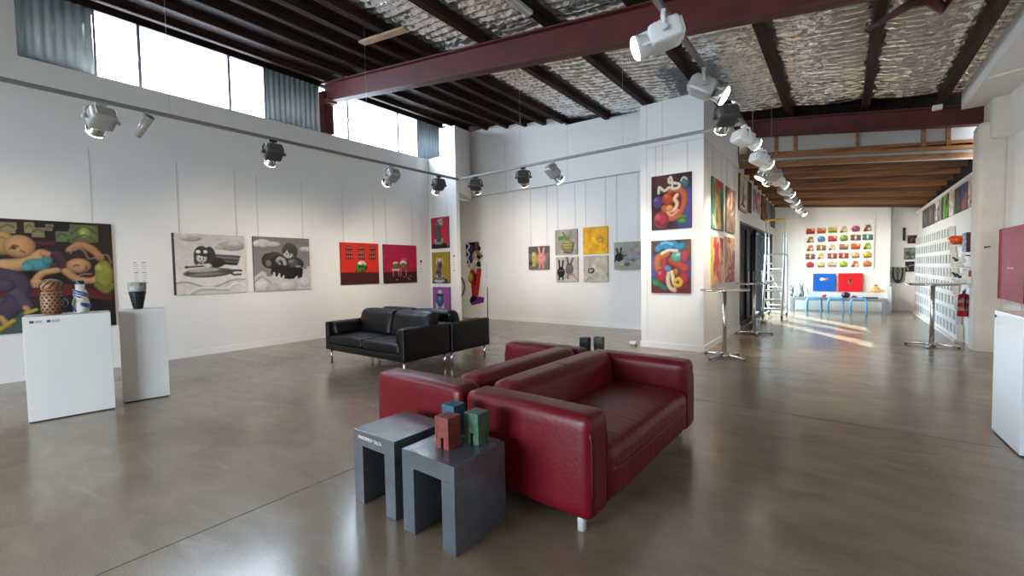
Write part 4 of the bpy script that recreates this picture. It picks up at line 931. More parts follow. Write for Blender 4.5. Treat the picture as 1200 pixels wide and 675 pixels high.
# ------------------------------------------------------------------ black leather sofas
def black_sofa(loc, rz, label):
    t = thing('black_sofa', label, 'sofa', loc, rz); L, D = 1.92, .85
    bm = bm_new(); rbox(bm, (.0, .0, .20), (L, D, .30), .018, 6); obj('base_frame', bm, BLKL, t)
    bm = bm_new(); rbox(bm, (.0, D-.10, .20), (L, D, .64), .022, 8); obj('back_frame', bm, BLKL, t)
    for a, b in ((0, .10), (L-.10, L)):
        bm = bm_new(); rbox(bm, (a, .0, .20), (b, D, .64), .022, 10, (.004, 0, 0)); o = obj('armrest', bm, BLKL, t)
    for s in (0, 1):
        a = .10+s*(L-.20)/2; b = a+(L-.20)/2
        bm = bm_new(); rbox(bm, (a+.004, .0, .29), (b-.004, D-.25, .435), .045, 14, (.006, .006, .022)); obj('seat_cushion', bm, BLKL, t)
        def lean(p): p = p.copy(); f = max(0, (p.z-.42)/.38); p.y += .10*f; return p
        bm = bm_new(); rbox(bm, (a+.006, D-.36, .42), (b-.006, D-.17, .80), .065, 16, (.006, .035, .02), warp=lean); obj('back_cushion', bm, BLKL, t)
    for s in (0, 1):
        def tilt(p, s=s): p = p.copy(); f = (p.z-.44)/.18; p.x += (-.05 if s == 0 else .05)*f; return p
        x0 = .13 if s == 0 else L-.27
        bm = bm_new(); rbox(bm, (x0, .05, .435), (x0+.13, D-.34, .635), .055, 12, (.012, .008, .012), warp=tilt); obj('arm_bolster', bm, BLKL, t)
    for x in (.07, L-.07):
        for y in (.06, D-.05):
            bm = bm_new(); cyl(bm, (x, y, 0), (x, y, .21), .017, seg=14); obj('leg', bm, CHROME, t)
    for x in (L/2-.05, L/2+.05):
        bm = bm_new(); cyl(bm, (x, D-.05, 0), (x, D-.05, .21), .014, seg=12); obj('leg', bm, CHROME, t)
    return t
bs = black_sofa((-6.47, 3.60, 0), 0, 'black leather sofa with seat facing the plinths, chrome legs')
dup(bs, (-4.53, 5.32, 0), PI, 'black leather sofa facing the back wall, behind the other black one')

# ------------------------------------------------------------------ grey side tables and block figures
def side_table(loc, label, w=.395, d=.40):
    t = thing('side_table', label, 'table', loc)
    bm = bm_new(); box(bm, (0, 0, .36), (w, d, .45), 0, .004); obj('table_top', bm, TABLE, t)
    for a, b in ((0, .092), (w-.092, w)):
        bm = bm_new(); box(bm, (a, 0, 0), (b, d, .361), 0, .004); obj('leg_panel', bm, TABLE, t)
    bm = bm_new(); box(bm, (.09, d-.03, 0), (w-.09, d-.004, .362)); obj('shade_panel', bm, TABLEIN, t)  # added panel, coloured dark to deepen the shade inside the archway
    return t
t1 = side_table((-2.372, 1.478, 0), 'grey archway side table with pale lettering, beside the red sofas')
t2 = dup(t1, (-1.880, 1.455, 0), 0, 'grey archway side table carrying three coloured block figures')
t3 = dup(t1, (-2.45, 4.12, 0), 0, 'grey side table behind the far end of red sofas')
fc = bpy.data.curves.new('lettering', 'FONT'); fc.body = 'MANDEMENT TALOA'; fc.size = .0235; fc.extrude = .0008; fc.align_x = 'LEFT'
fo = bpy.data.objects.new('lettering', fc); C.objects.link(fo); fo.parent = t1; fo.location = (.055, -.0012, .402); fo.rotation_euler = (PI/2, 0, 0); fc.materials.append(CARD); fo['label'] = 'pale stencilled lettering'; fo.scale = (1.0, 1.25, 1)
bpy.context.view_layer.update()
me = bpy.data.meshes.new_from_object(fo.evaluated_get(bpy.context.evaluated_depsgraph_get())); lo_ = bpy.data.objects.new('lettering', me); C.objects.link(lo_)
lo_.parent = t1; lo_.location = fo.location; lo_.rotation_euler = fo.rotation_euler; lo_.scale = fo.scale; lo_['label'] = 'pale stencilled lettering'
bpy.data.objects.remove(fo)

def block_figure(loc, rz, m, label, w=.099, carve=True):
    t = thing('block_figure', label, 'figurine', loc, rz, 'wooden block figures')
    h = w/2
    bm = bm_new(); box(bm, (-h, -h, .122), (h, h, .172), 0, .003)
    if carve: tube(bm, [(.022*math.cos(k*PI/8), .022*math.sin(k*PI/8), .1722) for k in range(13)], .0025, 5)
    obj('head', bm, m, t)
    bm = bm_new(); box(bm, (-h+.014, -h+.003, .06), (h-.014, h-.003, .1225), 0, .002); obj('torso', bm, m, t)
    for s in (-1, 1):
        a, b = (-h, -h+.0145) if s < 0 else (h-.0145, h)
        bm = bm_new(); box(bm, (a, -h+.001, .052), (b, h-.001, .1215), 0, .002); obj('arm', bm, m, t)
        a, b = (-h+.003, -.009) if s < 0 else (.009, h-.003)
        bm = bm_new(); box(bm, (a, -h+.004, 0), (b, h-.004, .0605), 0, .002); obj('leg', bm, m, t)
    return t
block_figure((-1.690, 1.618, .45), R(2), CUBER, 'reddish brown wooden block figure on the grey table')
block_figure((-1.812, 1.785, .45), R(1), CUBET, 'teal wooden block figure behind the red and green ones')
block_figure((-1.605, 1.757, .45), R(3), CUBEG, 'green wooden block figure on the grey table')
block_figure((-2.305, 4.365, .45), R(4), CUBEB, 'black wooden block figure peeking over the far end of red sofas', carve=False)
block_figure((-2.185, 4.47, .45), R(8), CUBEM, 'mottled grey wooden block figure peeking over the red sofas', carve=False)

# ------------------------------------------------------------------ plinths and vases
def plinth(loc, rz, label, w, d, h, name='plinth'):
    t = thing(name, label, 'plinth', loc, rz)
    bm = bm_new(); box(bm, (-d, 0, .012), (0, w, h), 0, .003); obj('plinth_body', bm, PED, t)
    bm = bm_new(); box(bm, (-d+.015, .015, 0), (-.012, w-.015, .0125)); obj('plinth_foot', bm, BLACK, t)
    return t
P1 = plinth((-6.215, .432, 0), R(-7.7), 'wide white plinth holding the patterned pot and blue bottle', .62, .40, 1.03)
bm = bm_new()
for a, b, c in ((.045, .075, 0), (.082, .13, 1), (.16, .185, 0), (.19, .25, 1)): box(bm, (0, a, .965), (.0015, b, .99), c)
obj('lettering', bm, [INK, INKG], P1)
P2 = plinth((-6.298, 1.142, 0), R(-9.6), 'narrower white plinth holding the tapered dark vase', .405, .33, 1.03)
P3 = thing('plinth', 'glossy white plinth at the far right edge near red canvas', 'plinth', (1.02, 4.60, 0), R(2))
bm = bm_new(); box(bm, (0, 0, .012), (.60, .62, 1.0), 0, .003); obj('plinth_body', bm, mat('white_gloss_laminate', (.74, .76, .78), .16), P3)
bm = bm_new(); box(bm, (.012, .012, 0), (.59, .61, .0125)); obj('plinth_foot', bm, BLACK, P3)
bm = bm_new(); cyl(bm, (-.006, .585, .955), (.001, .585, .955), .012, seg=12); obj('bolt', bm, BLACK, P3)

# patterned pot
pot = thing('patterned_pot', 'brown cut-out patterned ceramic pot with rounded lid on wide plinth', 'pot', (-6.40, .655, 1.03), R(-20))
bm = bm_new(); lathe(bm, [(.060, 0), (.072, .01), (.080, .06), (.083, .15), (.078, .22), (.066, .235)], seg=32); obj('pot_body', bm, POTL, pot)
bm = bm_new(); rg = random.Random(5)
for j in range(7):
    for k in range(13):
        a = 2*PI*(k+.5*(j % 2))/13; z = .025+j*.030; r = .0815
        ball(bm, (r*math.cos(a), r*math.sin(a), z), (.006, .012, .010), 0, 6, Matrix.Rotation(a, 3, 'Z'))
obj('cut_pattern', bm, POTD, pot)
bm = bm_new(); lathe(bm, [(.050, .232), (.074, .255), (.083, .29), (.076, .33), (.045, .355), (.01, .362)], seg=32); o = obj('lid', bm, POTL, pot)
bm = bm_new()
for k in range(10):
    a = 2*PI*k/10; tube(bm, [(.079*math.cos(a), .079*math.sin(a), .268), (.086*math.cos(a+.25), .086*math.sin(a+.25), .292), (.079*math.cos(a+.6), .079*math.sin(a+.6), .325), (.055*math.cos(a+.9), .055*math.sin(a+.9), .35)], .005, 6)
obj('ribbing', bm, POTD, o)
bm = bm_new(); tube(bm, [(.02, .07, .06), (.02, .115, .07), (.02, .135, .11), (.02, .12, .15), (.02, .075, .165)], .017, 8); obj('handle', bm, BLACK, pot)
# blue and white bottle
bt = thing('painted_bottle', 'blue and cream sculpted ceramic bottle with navy stopper on wide plinth', 'bottle', (-6.40, .865, 1.03), R(0))
bm = bm_new(); lathe(bm, [(.055, 0), (.062, .02), (.060, .07), (.070, .095), (.062, .13), (.054, .16), (.056, .21), (.046, .235), (.036, .25), (.038, .30)], seg=28); obj('bottle_body', bm, CREAMG, bt)
bm = bm_new(); lathe(bm, [(.034, .298), (.036, .305), (.037, .325), (.030, .338), (.01, .342)], seg=24); obj('stopper', bm, NAVY, bt)
bm = bm_new()
def wrap(z0, z1, a0, a1, r0, r, n=8):
    tube(bm, [((r0)*math.cos(a0+(a1-a0)*k/n), (r0)*math.sin(a0+(a1-a0)*k/n), z0+(z1-z0)*k/n) for k in range(n+1)], r, 6)
wrap(.24, .19, -1.3, 1.2, .055, .010); wrap(.215, .165, -1.4, 1.3, .054, .009); wrap(.19, .16, -1.2, -.1, .055, .008)
wrap(.10, .075, -.2, 1.3, .067, .013); wrap(.085, .05, -.1, 1.2, .064, .012); wrap(.06, .02, -1.4, -.8, .062, .012)
obj('brush_strokes', bm, mat('cobalt_glaze', (.035, .09, .30), .3), bt)
# tapered vase
vs = thing('tapered_vase', 'dark tapered vase with a mottled grey rim band on narrow plinth', 'vase', (-6.47, 1.345, 1.03))
bm = bm_new(); lathe(bm, [(.042, 0), (.046, .008), (.060, .09), (.076, .175), (.079, .20)], seg=32); obj('vase_body', bm, BLACK, vs)
bm = bm_new(); lathe(bm, [(.079, .199), (.081, .215), (.083, .305), (.077, .305), (.074, .22)], seg=32); obj('rim_band', bm, mat('mottled_grey_glaze', (.30, .31, .28), .4, var=.5, vscale=22), vs)
bm = bm_new()
for k in range(16):
    a = -.9+(k % 4)*.35; z = .04+(k//4)*.035; r = .046+.155*z+.008
    ball(bm, (r*math.cos(a), r*math.sin(a), z), .003, 0, 6)
obj('dots', bm, GREYTOY, vs)

# ------------------------------------------------------------------ bar tables
def bar_table(loc, rz, label, base=.34):
    t = thing('bar_table', label, 'table', loc, rz)
    bm = bm_new(); lathe(bm, [(.30, 1.02), (.335, 1.022), (.345, 1.035), (.335, 1.05), (.30, 1.051)], seg=40); obj('table_top', bm, CHROME, t)
    bm = bm_new(); cyl(bm, (0, 0, .05), (0, 0, 1.022), .032, seg=20); obj('pole', bm, CHROME, t)
    bm = bm_new(); lathe(bm, [(.085, .022), (.08, .04), (.045, .075), (.034, .085)], seg=24); obj('base_hub', bm, CHROME, t)
    for k in range(4):
        a = PI/4+k*PI/2; bm = bm_new()
        pts = [((.05+(base-.05)*s)*math.cos(a), (.05+(base-.05)*s)*math.sin(a), .045-.018*s) for s in (0, .33, .66, 1)]
        tube(bm, pts, [.028, .026, .022, .018], 10); o = obj('leg', bm, CHROME, t)
        bm = bm_new(); cyl(bm, (pts[-1][0]*.96, pts[-1][1]*.96, 0), (pts[-1][0]*.96, pts[-1][1]*.96, .02), .017, seg=10); obj('foot_pad', bm, BLACK, o)
    return t
bt1 = bar_table((-1.43, 7.22, 0), R(20), 'tall round chrome bar table at the column corner')
dup(bt1, (-1.43, 10.02, 0), R(65), 'tall round chrome bar table by the sliding doors')
dup(bt1, (1.20, 9.98, 0), R(30), 'tall round chrome bar table in front of the white rack')

# ------------------------------------------------------------------ platform ladder
ld = thing('platform_ladder', 'white wheeled platform ladder with a yellow top rail by sliding doors', 'ladder', (-1.42, 13.45, 0))
hw = .21
for s in (-1, 1):
    bm = bm_new(); x = s*hw
    tube(bm, [(x, -.62, .09), (x, -.15, 1.68)], .028, 8); tube(bm, [(x, .55, .09), (x, .48, 1.68)], .028, 8)
    tube(bm, [(x, .48, 1.68), (x, .48, 2.60)], .016, 8); tube(bm, [(x, -.15, 1.68), (x, -.15, 2.60)], .016, 8)
    tube(bm, [(x, -.62, .12), (x, .55, .12)], .020, 8); tube(bm, [(x, -.15, 1.68), (x, .48, 1.68)], .018, 8); tube(bm, [(x, -.45, .62), (x, .52, .16)], .012, 6)
    tube(bm, [(x, -.15, 2.15), (x, .48, 2.15)], .012, 6)
    obj('side_frame', bm, ALU, ld)
for k in range(7):
    z = .27+k*.235; y = -.62+(z-.09)/1.59*.47
    bm = bm_new(); box(bm, (-hw, y-.02, z-.022), (hw, y+.08, z+.022), 0, .004); obj('tread', bm, WHITEMETAL, ld)
bm = bm_new(); box(bm, (-hw, -.17, 1.67), (hw, .50, 1.70), 0, .004); obj('platform', bm, WHITEMETAL, ld)
bm = bm_new(); tube(bm, [(-hw-.02, -.15, 2.60), (hw+.02, -.15, 2.60)], .024, 8); tube(bm, [(-hw, -.15, 2.60), (-hw, .48, 2.60)], .018, 8); tube(bm, [(hw, -.15, 2.60), (hw, .48, 2.60)], .018, 8); obj('guard_rail', bm, YELLOWP, ld)
bm = bm_new(); tube(bm, [(-hw, .54, 1.25), (hw, .54, .30)], .013, 6); tube(bm, [(-hw, .53, 1.3), (hw, .53, 1.3)], .013, 6); tube(bm, [(-hw, .54, .3), (hw, .54, .3)], .013, 6); tube(bm, [(-hw, .53, .8), (hw, .53, .8)], .013, 6); tube(bm, [(-hw, .54, .1), (hw, .54, .1)], .02, 6); obj('brace', bm, ALU, ld)
for x in (-hw, hw):
    for y in (-.62, .55):
        bm = bm_new(); cyl(bm, (x-.018, y, .055), (x+.018, y, .055), .055, seg=18); box(bm, (x-.028, y-.02, .05), (x-.02, y+.02, .13)); box(bm, (x+.02, y-.02, .05), (x+.028, y+.02, .13)); obj('castor_wheel', bm, DARKGREY, ld)

# ------------------------------------------------------------------ far room: plinth, bench, stools, small things
bm = bm_new(); box(bm, (-1.35, 16.22, 0), (1.0, 16.695, .56), 0, .006)
tag(obj('long_plinth', bm, PED), 'long low white plinth against the far wall under the grid board', 'plinth')
bm = bm_new(); box(bm, (1.0, 16.0, 0), (1.10, 16.695, .74), 0, .006)
tag(obj('end_panel', bm, PED), 'white upright end panel at the right end of long plinth', 'panel')
bn = thing('bench', 'long grey bench in front of the white plinth', 'bench', (-.1, 15.72, 0))
bm = bm_new(); box(bm, (-1.15, -.22, .345), (1.08, .22, .43), 0, .004); obj('seat', bm, GREYBENCH, bn)
for x in (-1.15, .99):
    bm = bm_new(); box(bm, (x, -.2, 0), (x+.09, .2, .346), 0, .004); obj('leg', bm, GREYBENCH, bn)
def stool(loc, label):
    t = thing('blue_stool', label, 'stool', loc, 0, 'blue stools in front of the bench')
    bm = bm_new(); rbox(bm, (-.16, -.16, .425), (.16, .16, .455), .013, 6); obj('seat', bm, BLUEP, t)
    for y in (-.13, .13):
        bm = bm_new(); a = .165; pts = [(-a-.01, y*1.1, 0), (-a, y, .34)]+[(-a+.07-.07*math.cos(k*PI/8), y, .34+.075*math.sin(k*PI/8)) for k in range(1, 5)]
        pts += [(-p[0], p[1], p[2]) for p in pts[::-1]]
        tube(bm, pts, .024, 8); obj('leg_hoop', bm, BLUEP, t)
    return t
s0 = stool((-.645, 15.30, 0), 'sky blue tube stool, nearest the ladder of the three')
dup(s0, (-.145, 15.30, 0), 0, 'sky blue tube stool, middle of the three'); dup(s0, (.365, 15.30, 0), 0, 'sky blue tube stool, nearest the white rack of the three')
# figurines on the bench
def rabbit(loc, m, label, s=1., rz=0, tail=True):
    bm = bm_new(); ball(bm, (0, 0, .09*s), (.055*s, .05*s, .09*s)); ball(bm, (0, -.02*s, .20*s), (.042*s, .042*s, .045*s))
    for k in (-1, 1): ball(bm, (k*.025*s, 0, .265*s), (.012*s, .010*s, .05*s), 0, 10, Matrix.Rotation(k*.25, 3, 'Y'))
    for k in (-1, 1): ball(bm, (k*.035*s, -.04*s, .03*s), (.022*s, .035*s, .03*s))
    o = obj('animal_figurine', bm, m, loc=loc, rot=(0, 0, rz)); tag(o, label, 'figurine'); return o
rabbit((-1.12, 15.62, .43), PORCELAIN, 'white eared figurine at the left end of grey bench', .98)
rabbit((-.84, 15.60, .43), PORCELAIN, 'white eared figurine just left of the first blue stool', 1.05)
rabbit((-.985, 15.78, .43), GREYTOY, 'dark grey eared figurine between two white ones', 1.3)
rabbit((-1.22, 15.88, .43), GREENTOY, 'grey green eared figurine behind the white ones', 1.1)
bm = bm_new(); lathe(bm, [(.05, 0), (.085, .03), (.105, .085), (.09, .14), (.04, .165), (.028, .15)], seg=28); pl = obj('plum_pot', bm, PLUM, loc=(.085, 15.62, .43)); tag(pl, 'round plum glazed pot on grey bench below the red panel', 'pot')
bm = bm_new(); tube(bm, [(0, 0, .15), (.005, 0, .185), (.02, 0, .20)], .007, 6); obj('stalk', bm, POTD, pl)
bm = bm_new(); ball(bm, (0, 0, .035), (.045, .035, .035)); ball(bm, (.055, 0, .03), (.03, .03, .03)); tag(obj('red_bauble', bm, REDTOY, loc=(.26, 15.62, .43)), 'little red ornament right of the plum pot', 'ornament')
bm = bm_new(); ball(bm, (0, 0, .04), (.05, .035, .04)); ball(bm, (.04, 0, .075), (.022, .022, .022)); tag(obj('red_bauble', bm, REDTOY, loc=(-.42, 15.62, .43)), 'little red ornament between the first two blue stools', 'ornament')
bm = bm_new(); ball(bm, (0, 0, .025), (.06, .035, .025)); ball(bm, (.05, 0, .05), (.02, .02, .02)); tag(obj('white_bauble', bm, PORCELAIN, loc=(-.32, 15.60, .43)), 'little white ornament beside a red one on grey bench', 'ornament')
bm = bm_new(); box(bm, (-.17, -.06, 0), (.17, .06, .035), 0, .006); tag(obj('black_case', bm, BLACK, loc=(.62, 15.62, .43)), 'flat black case lying on right end of grey bench', 'case')
dk = thing('duck_figure', 'ochre duck-shaped ceramic with a red cap on the white plinth', 'figurine', (.80, 16.4, .56))
bm = bm_new(); ball(bm, (0, 0, .055), (.15, .10, .055)); ball(bm, (-.02, 0, .11), (.085, .075, .05)); ball(bm, (-.02, -.02, .155), (.05, .05, .035)); ball(bm, (.14, 0, .05), (.05, .04, .025)); obj('body', bm, DUCK, dk)
bm = bm_new(); ball(bm, (-.02, -.01, .195), (.045, .045, .028)); obj('cap', bm, REDTOY, dk)

# ------------------------------------------------------------------ white pigeonhole rack along the right wall
rk = thing('pigeonhole_rack', 'white wall rack of many small pigeonholes along the right side', 'rack', (1.70, 10.75, 0))
NR, NC, LEN, HT = 8, 16, 5.7, 2.08
cw, chh = LEN/NC, HT/NR
STEP = (0, .12, .28, .42, .55, .68, .80, .92)
def cells(j):
    n = NC; y0 = STEP[j]; w = (LEN-y0)/n
    return y0, w, n
for j in range(NR):
    z0 = .04+j*(HT-.04)/NR; z1 = .04+(j+1)*(HT-.04)/NR; bm = bm_new()
    y0, w, n = cells(j)
    box(bm, (-.075, y0, z0), (-.011, LEN, z1))
    box(bm, (-.088, y0, z0), (-.074, LEN, z0+.062)); box(bm, (-.088, y0, z1-.016), (-.074, LEN, z1))
    for i in range(n+1):
        y = y0+i*w; box(bm, (-.0878, max(y-.055, y0), z0+.05), (-.074, min(y+.055, LEN), z1-.01))
    obj('pigeonhole_row', bm, PED, rk)
bm = bm_new(); box(bm, (-.13, -.012, 0), (-.001, LEN, .045)); obj('plinth_foot', bm, PED, rk)
# prints standing in the upper pigeonholes
GP = [mat('grey_print_dark', (.13, .13, .13), .6, var=.6, vscale=20), mat('grey_print_mid', (.24, .24, .24), .6, var=.5, vscale=20), mat('grey_print_pale', (.27, .27, .27), .6, var=.25, vscale=20)]
first = {}
rg = random.Random(9)
for j in range(NR):
    y0, w, n = cells(j)
    for i in range(n):
        k = rg.randrange(2) if 3 <= j <= 6 and rg.random() < .75 else 2
        if (j, k) not in first:
            bm = bm_new(); box(bm, (-.003, -w*.5+.058, 0), (0, w*.5-.058, .165)); o = first[j, k] = obj('small_print', bm, GP[k])
        else:
            o = first[j, k].copy(); C.objects.link(o)
        o.location = (1.70-.0758, 10.75+y0+i*w+w/2, .04+j*(HT-.04)/NR+.063)
        tag(o, 'small grey print standing in a pigeonhole of the white rack', 'print', 'grey prints in the white rack')
# things on the wall between rack and pillar
bm = bm_new(); box(bm, (-.15, -.02, 0), (0, .62, .02), 0, .003); tag(obj('display_shelf', bm, PED, loc=(1.70, 10.50, 1.68)), 'small white wall shelf under the orange bowl', 'shelf')
bm = bm_new(); box(bm, (-.15, -.02, 0), (0, .62, .02), 0, .003); tag(obj('display_shelf', bm, PED, loc=(1.70, 10.12, 1.30)), 'small white wall shelf with upper black and white bird', 'shelf')
bm = bm_new(); box(bm, (-.15, -.02, 0), (0, .62, .02), 0, .003); tag(obj('display_shelf', bm, PED, loc=(1.70, 10.10, 1.02)), 'small white wall shelf just above the fire extinguisher', 'shelf')
bm = bm_new(); lathe(bm, [(.04, 0), (.085, .015), (.118, .05), (.125, .085), (.112, .125), (.085, .15), (.08, .145), (.10, .10), (.06, .03)], seg=32); tag(obj('orange_bowl', bm, ORANGE, loc=(1.575, 10.62, 1.70)), 'shiny orange-red bowl on the small white wall shelf', 'bowl')
def bird(loc, label, s=1.):
    t = thing('bird_figurine', label, 'figurine', loc, R(40), None)
    bm = bm_new(); ball(bm, (0, 0, .10*s), (.05*s, .075*s, .06*s)); ball(bm, (0, -.06*s, .19*s), (.035*s, .04*s, .035*s)); tube(bm, [(0, -.03*s, .13*s), (0, -.05*s, .18*s)], .02*s, 8); ball(bm, (0, 0, .02*s), (.05*s, .05*s, .02*s)); cyl(bm, (0, 0, .02*s), (0, 0, .06*s), .015*s, seg=8); obj('body', bm, PORCELAIN, t)
    for k in (-1, 1):
        bm = bm_new(); ball(bm, (.035*s*k, .02*s, .11*s), (.022*s, .045*s, .025*s)); obj('wing', bm, BLACK, t)
    bm = bm_new(); tube(bm, [(0, .05*s, .11*s), (0, .12*s, .16*s)], .016*s, 8); obj('tail', bm, BLACK, t)
    bm = bm_new(); tube(bm, [(0, -.09*s, .19*s), (0, -.15*s, .18*s)], .010*s, 6); obj('beak', bm, BLACK, t)
bird((1.60, 10.55, 1.32), 'black and white bird ornament on the upper small shelf', 1.0)
bird((1.60, 10.50, 1.04), 'black and white bird ornament on the lower small shelf, rack side', 1.1)
bird((1.60, 10.26, 1.04), 'black and white bird ornament on the lower small shelf, pillar side', 1.0)
fe = thing('fire_extinguisher', 'red fire extinguisher with pale label hung beside the pillar', 'extinguisher', (1.60, 10.20, .50))
bm = bm_new(); lathe(bm, [(.075, 0), (.085, .01), (.085, .31), (.075, .345), (.04, .37), (.025, .38)], seg=28); obj('cylinder_body', bm, EXTRED, fe)
bm = bm_new(); lathe(bm, [(.0858, .225), (.0858, .285)], seg=28); lathe(bm, [(.0856, .10), (.0856, .16)], seg=28); obj('label_band', bm, mat('faded_label', (.42, .22, .23), .5), fe)
bm = bm_new(); cyl(bm, (0, 0, .375), (0, 0, .42), .02, seg=12); box(bm, (-.012, -.09, .415), (.012, .03, .43), 0, .003); box(bm, (-.012, -.08, .44), (.012, .03, .452), 0, .003); obj('valve_handle', bm, BLACK, fe)
bm = bm_new(); tube(bm, [(.0, -.02, .40), (.0, -.09, .37), (0, -.105, .28), (0, -.10, .12)], .010, 8); obj('hose', bm, BLACK, fe)
bm = bm_new(); box(bm, (.08, -.03, .18), (.10, .03, .30)); obj('wall_bracket', bm, BLACK, fe)
sg = thing('extinguisher_sign', 'small white sign with a red symbol above the fire extinguisher', 'sign', (1.655, 10.02, 1.06), 0)
bm = bm_new(); box(bm, (-.06, -.006, 0), (.045, 0, .22)); obj('sign_plate', bm, CARD, sg)
bm = bm_new(); box(bm, (-.045, -.0075, .10), (.03, -.006, .20)); obj('red_symbol', bm, EXTRED, sg)
sg.location = (1.655, 9.985, 1.06)
bm = bm_new(); cyl(bm, (0, 0, 0), (0, -.05, 0), .012, seg=10); cyl(bm, (0, -.04, 0), (.05, -.06, .01), .008, seg=8); tag(obj('hanging_hook', bm, BLACK, loc=(1.74, 9.76, 1.62)), 'small dark hook on the front of the cream pillar', 'hook')
# little white box at the column foot
bm = bm_new(); box(bm, (-.06, -.045, .035), (.06, .045, .085), 0, .008, None); box(bm, (-.05, -.035, 0), (.05, .035, .036), 1); tag(obj('adapter_box', bm, [CARD, GREYTOY], loc=(-2.97, 7.45, 0)), 'little white box on the floor at the foot of column', 'box')

# ------------------------------------------------------------------ track lighting
ZT = 3.1; TXL, TYB, TXR = -5.77, 5.93, -.97
tr = thing('light_track', 'grey lighting track run hung round the ceiling of gallery', 'track', (0, 0, 0))
def rail(lo, hi):
    bm = bm_new(); box(bm, lo, hi, 0, .003); obj('track_rail', bm, TRACK, tr)
rail((TXL-.018, -4.5, ZT), (TXL+.018, TYB+.02, ZT+.036)); rail((TXL, TYB-.018, ZT), (TXR, TYB+.018, ZT+.036)); rail((TXR-.018, -2.0, ZT), (TXR+.018, 15.3, ZT+.036))
for x, y in ((TXL, 1.55), (TXL, 4.0), (TXL, -1), (-4.3, TYB), (-2.5, TYB), (TXR, 1.6), (TXR, 6.6), (TXR, 8.5)):
    bm = bm_new(); cyl(bm, (x, y, ZT+.03), (x, y, roofz(x)+.1), .0018, seg=6); obj('suspension_wire', bm, WIRE, tr)
def lamp_proto(m, dark):
    t = bpy.data.objects.new('track_spotlight', None); C.objects.link(t)
    bm = bm_new(); box(bm, (-.05, -.016, -.03), (.05, .016, 0), 0, .003); cyl(bm, (0, 0, -.055), (0, 0, -.028), .014, seg=10); obj('track_adapter', bm, BLACK if dark else m, t)
    bm = bm_new()
    pts = [(-.135, 0, -.175), (-.14, 0, -.12), (-.12, 0, -.075), (-.06, 0, -.055), (.06, 0, -.055), (.12, 0, -.075), (.14, 0, -.12), (.135, 0, -.175)]
    for a, b in zip(pts[:-1], pts[1:]):
        pass
    tube(bm, pts, .013, 8); obj('yoke', bm, m if not dark else DARKGREY, t)
    bm = bm_new()   # the beam leaves along local -z
    rbox(bm, (-.115, -.085, -.10), (.115, .075, .13), .03, 8, (0, .006, .01))
    box(bm, (-.085, -.06, .12), (.085, .05, .152), 0, .008)
    for q in range(4): box(bm, (-.09, -.093, -.05+q*.035), (.09, -.083, -.038+q*.035), 0, .002)
    for k in (-1, 1): cyl(bm, (k*.11, 0, 0), (k*.165, 0, 0), .016, .022, seg=10)
    hd = obj('lamp_head', bm, m, t, (0, 0, -.19))
    bm = bm_new(); lathe(bm, [(.066, -.09), (.070, -.125), (.078, -.128), (.082, -.175), (.091, -.18), (.093, -.205), (.088, -.205)], seg=28)
    for k in range(4):
        a = k*PI/2+.4; box(bm, (.074*math.cos(a)-.012, .074*math.sin(a)-.012, -.17), (.074*math.cos(a)+.012, .074*math.sin(a)+.012, -.10), 0, .004)
    obj('lens_barrel', bm, CHROME if m is not WHITEH else WHITEH, hd)
    bm = bm_new(); lathe(bm, [(.070, -.19), (.0905, -.206), (.086, -.222), (.065, -.236), (.035, -.243), (.002, -.246)], seg=28); obj('lens', bm, GLOW, hd)
    return t, hd
protos = {}
for key, m, dk_ in (('white', WHITEH, False), ('silver', SILVER, False), ('dark', DARKGREY, True)):
    protos[key] = lamp_proto(m, dk_)
used = set()
def aim(d):  # rotation taking local -z to d with local x kept level
    d = Vector(d).normalized(); z = -d
    x = Vector((0, 0, 1)).cross(z)
    if x.length < 1e-4: x = Vector((1, 0, 0))
    x.normalize(); y = z.cross(x)
    return Matrix((x, y, z)).transposed()
def spotlight(key, pos, target, label, power=60, size=55, blend=.7, on=True, along='y', col=(1, .86, .68)):
    p, hd = protos[key]
    if key not in used:
        used.add(key); t = p
    else:
        t = copy_tree(p)
    t.location = pos; t.scale = (.86, .86, .86); tag(t, label, 'spotlight', 'track spotlights')
    d = Vector(target)-(Vector(pos)+Vector((0, 0, -.19)))
    yawz = math.atan2(d.y, d.x)+PI/2
    t.rotation_euler = (0, 0, yawz)
    hh = [c for c in bpy.data.objects if c.parent == t and c.name.startswith('lamp_head')][0]
    ly = -math.hypot(d.x, d.y); lz = d.z
    # local frame: forward is -y; tilt about x
    ang = math.atan2(-ly, -lz)   # 0 = straight down
    hh.rotation_euler = (-ang, 0, 0)
    if on:
        l = bpy.data.lights.new('lamp_beam', 'SPOT'); l.energy = power; l.spot_size = R(size); l.spot_blend = 1.0; l.color = col; l.shadow_soft_size = .06
        o = bpy.data.objects.new('lamp_beam', l); C.objects.link(o); o.parent = hh; o.location = (0, 0, -.26)
    return t
def T(side, a): return {'l': (TXL, a, ZT), 'b': (a, TYB, ZT), 'r': (TXR, a, ZT)}[side]
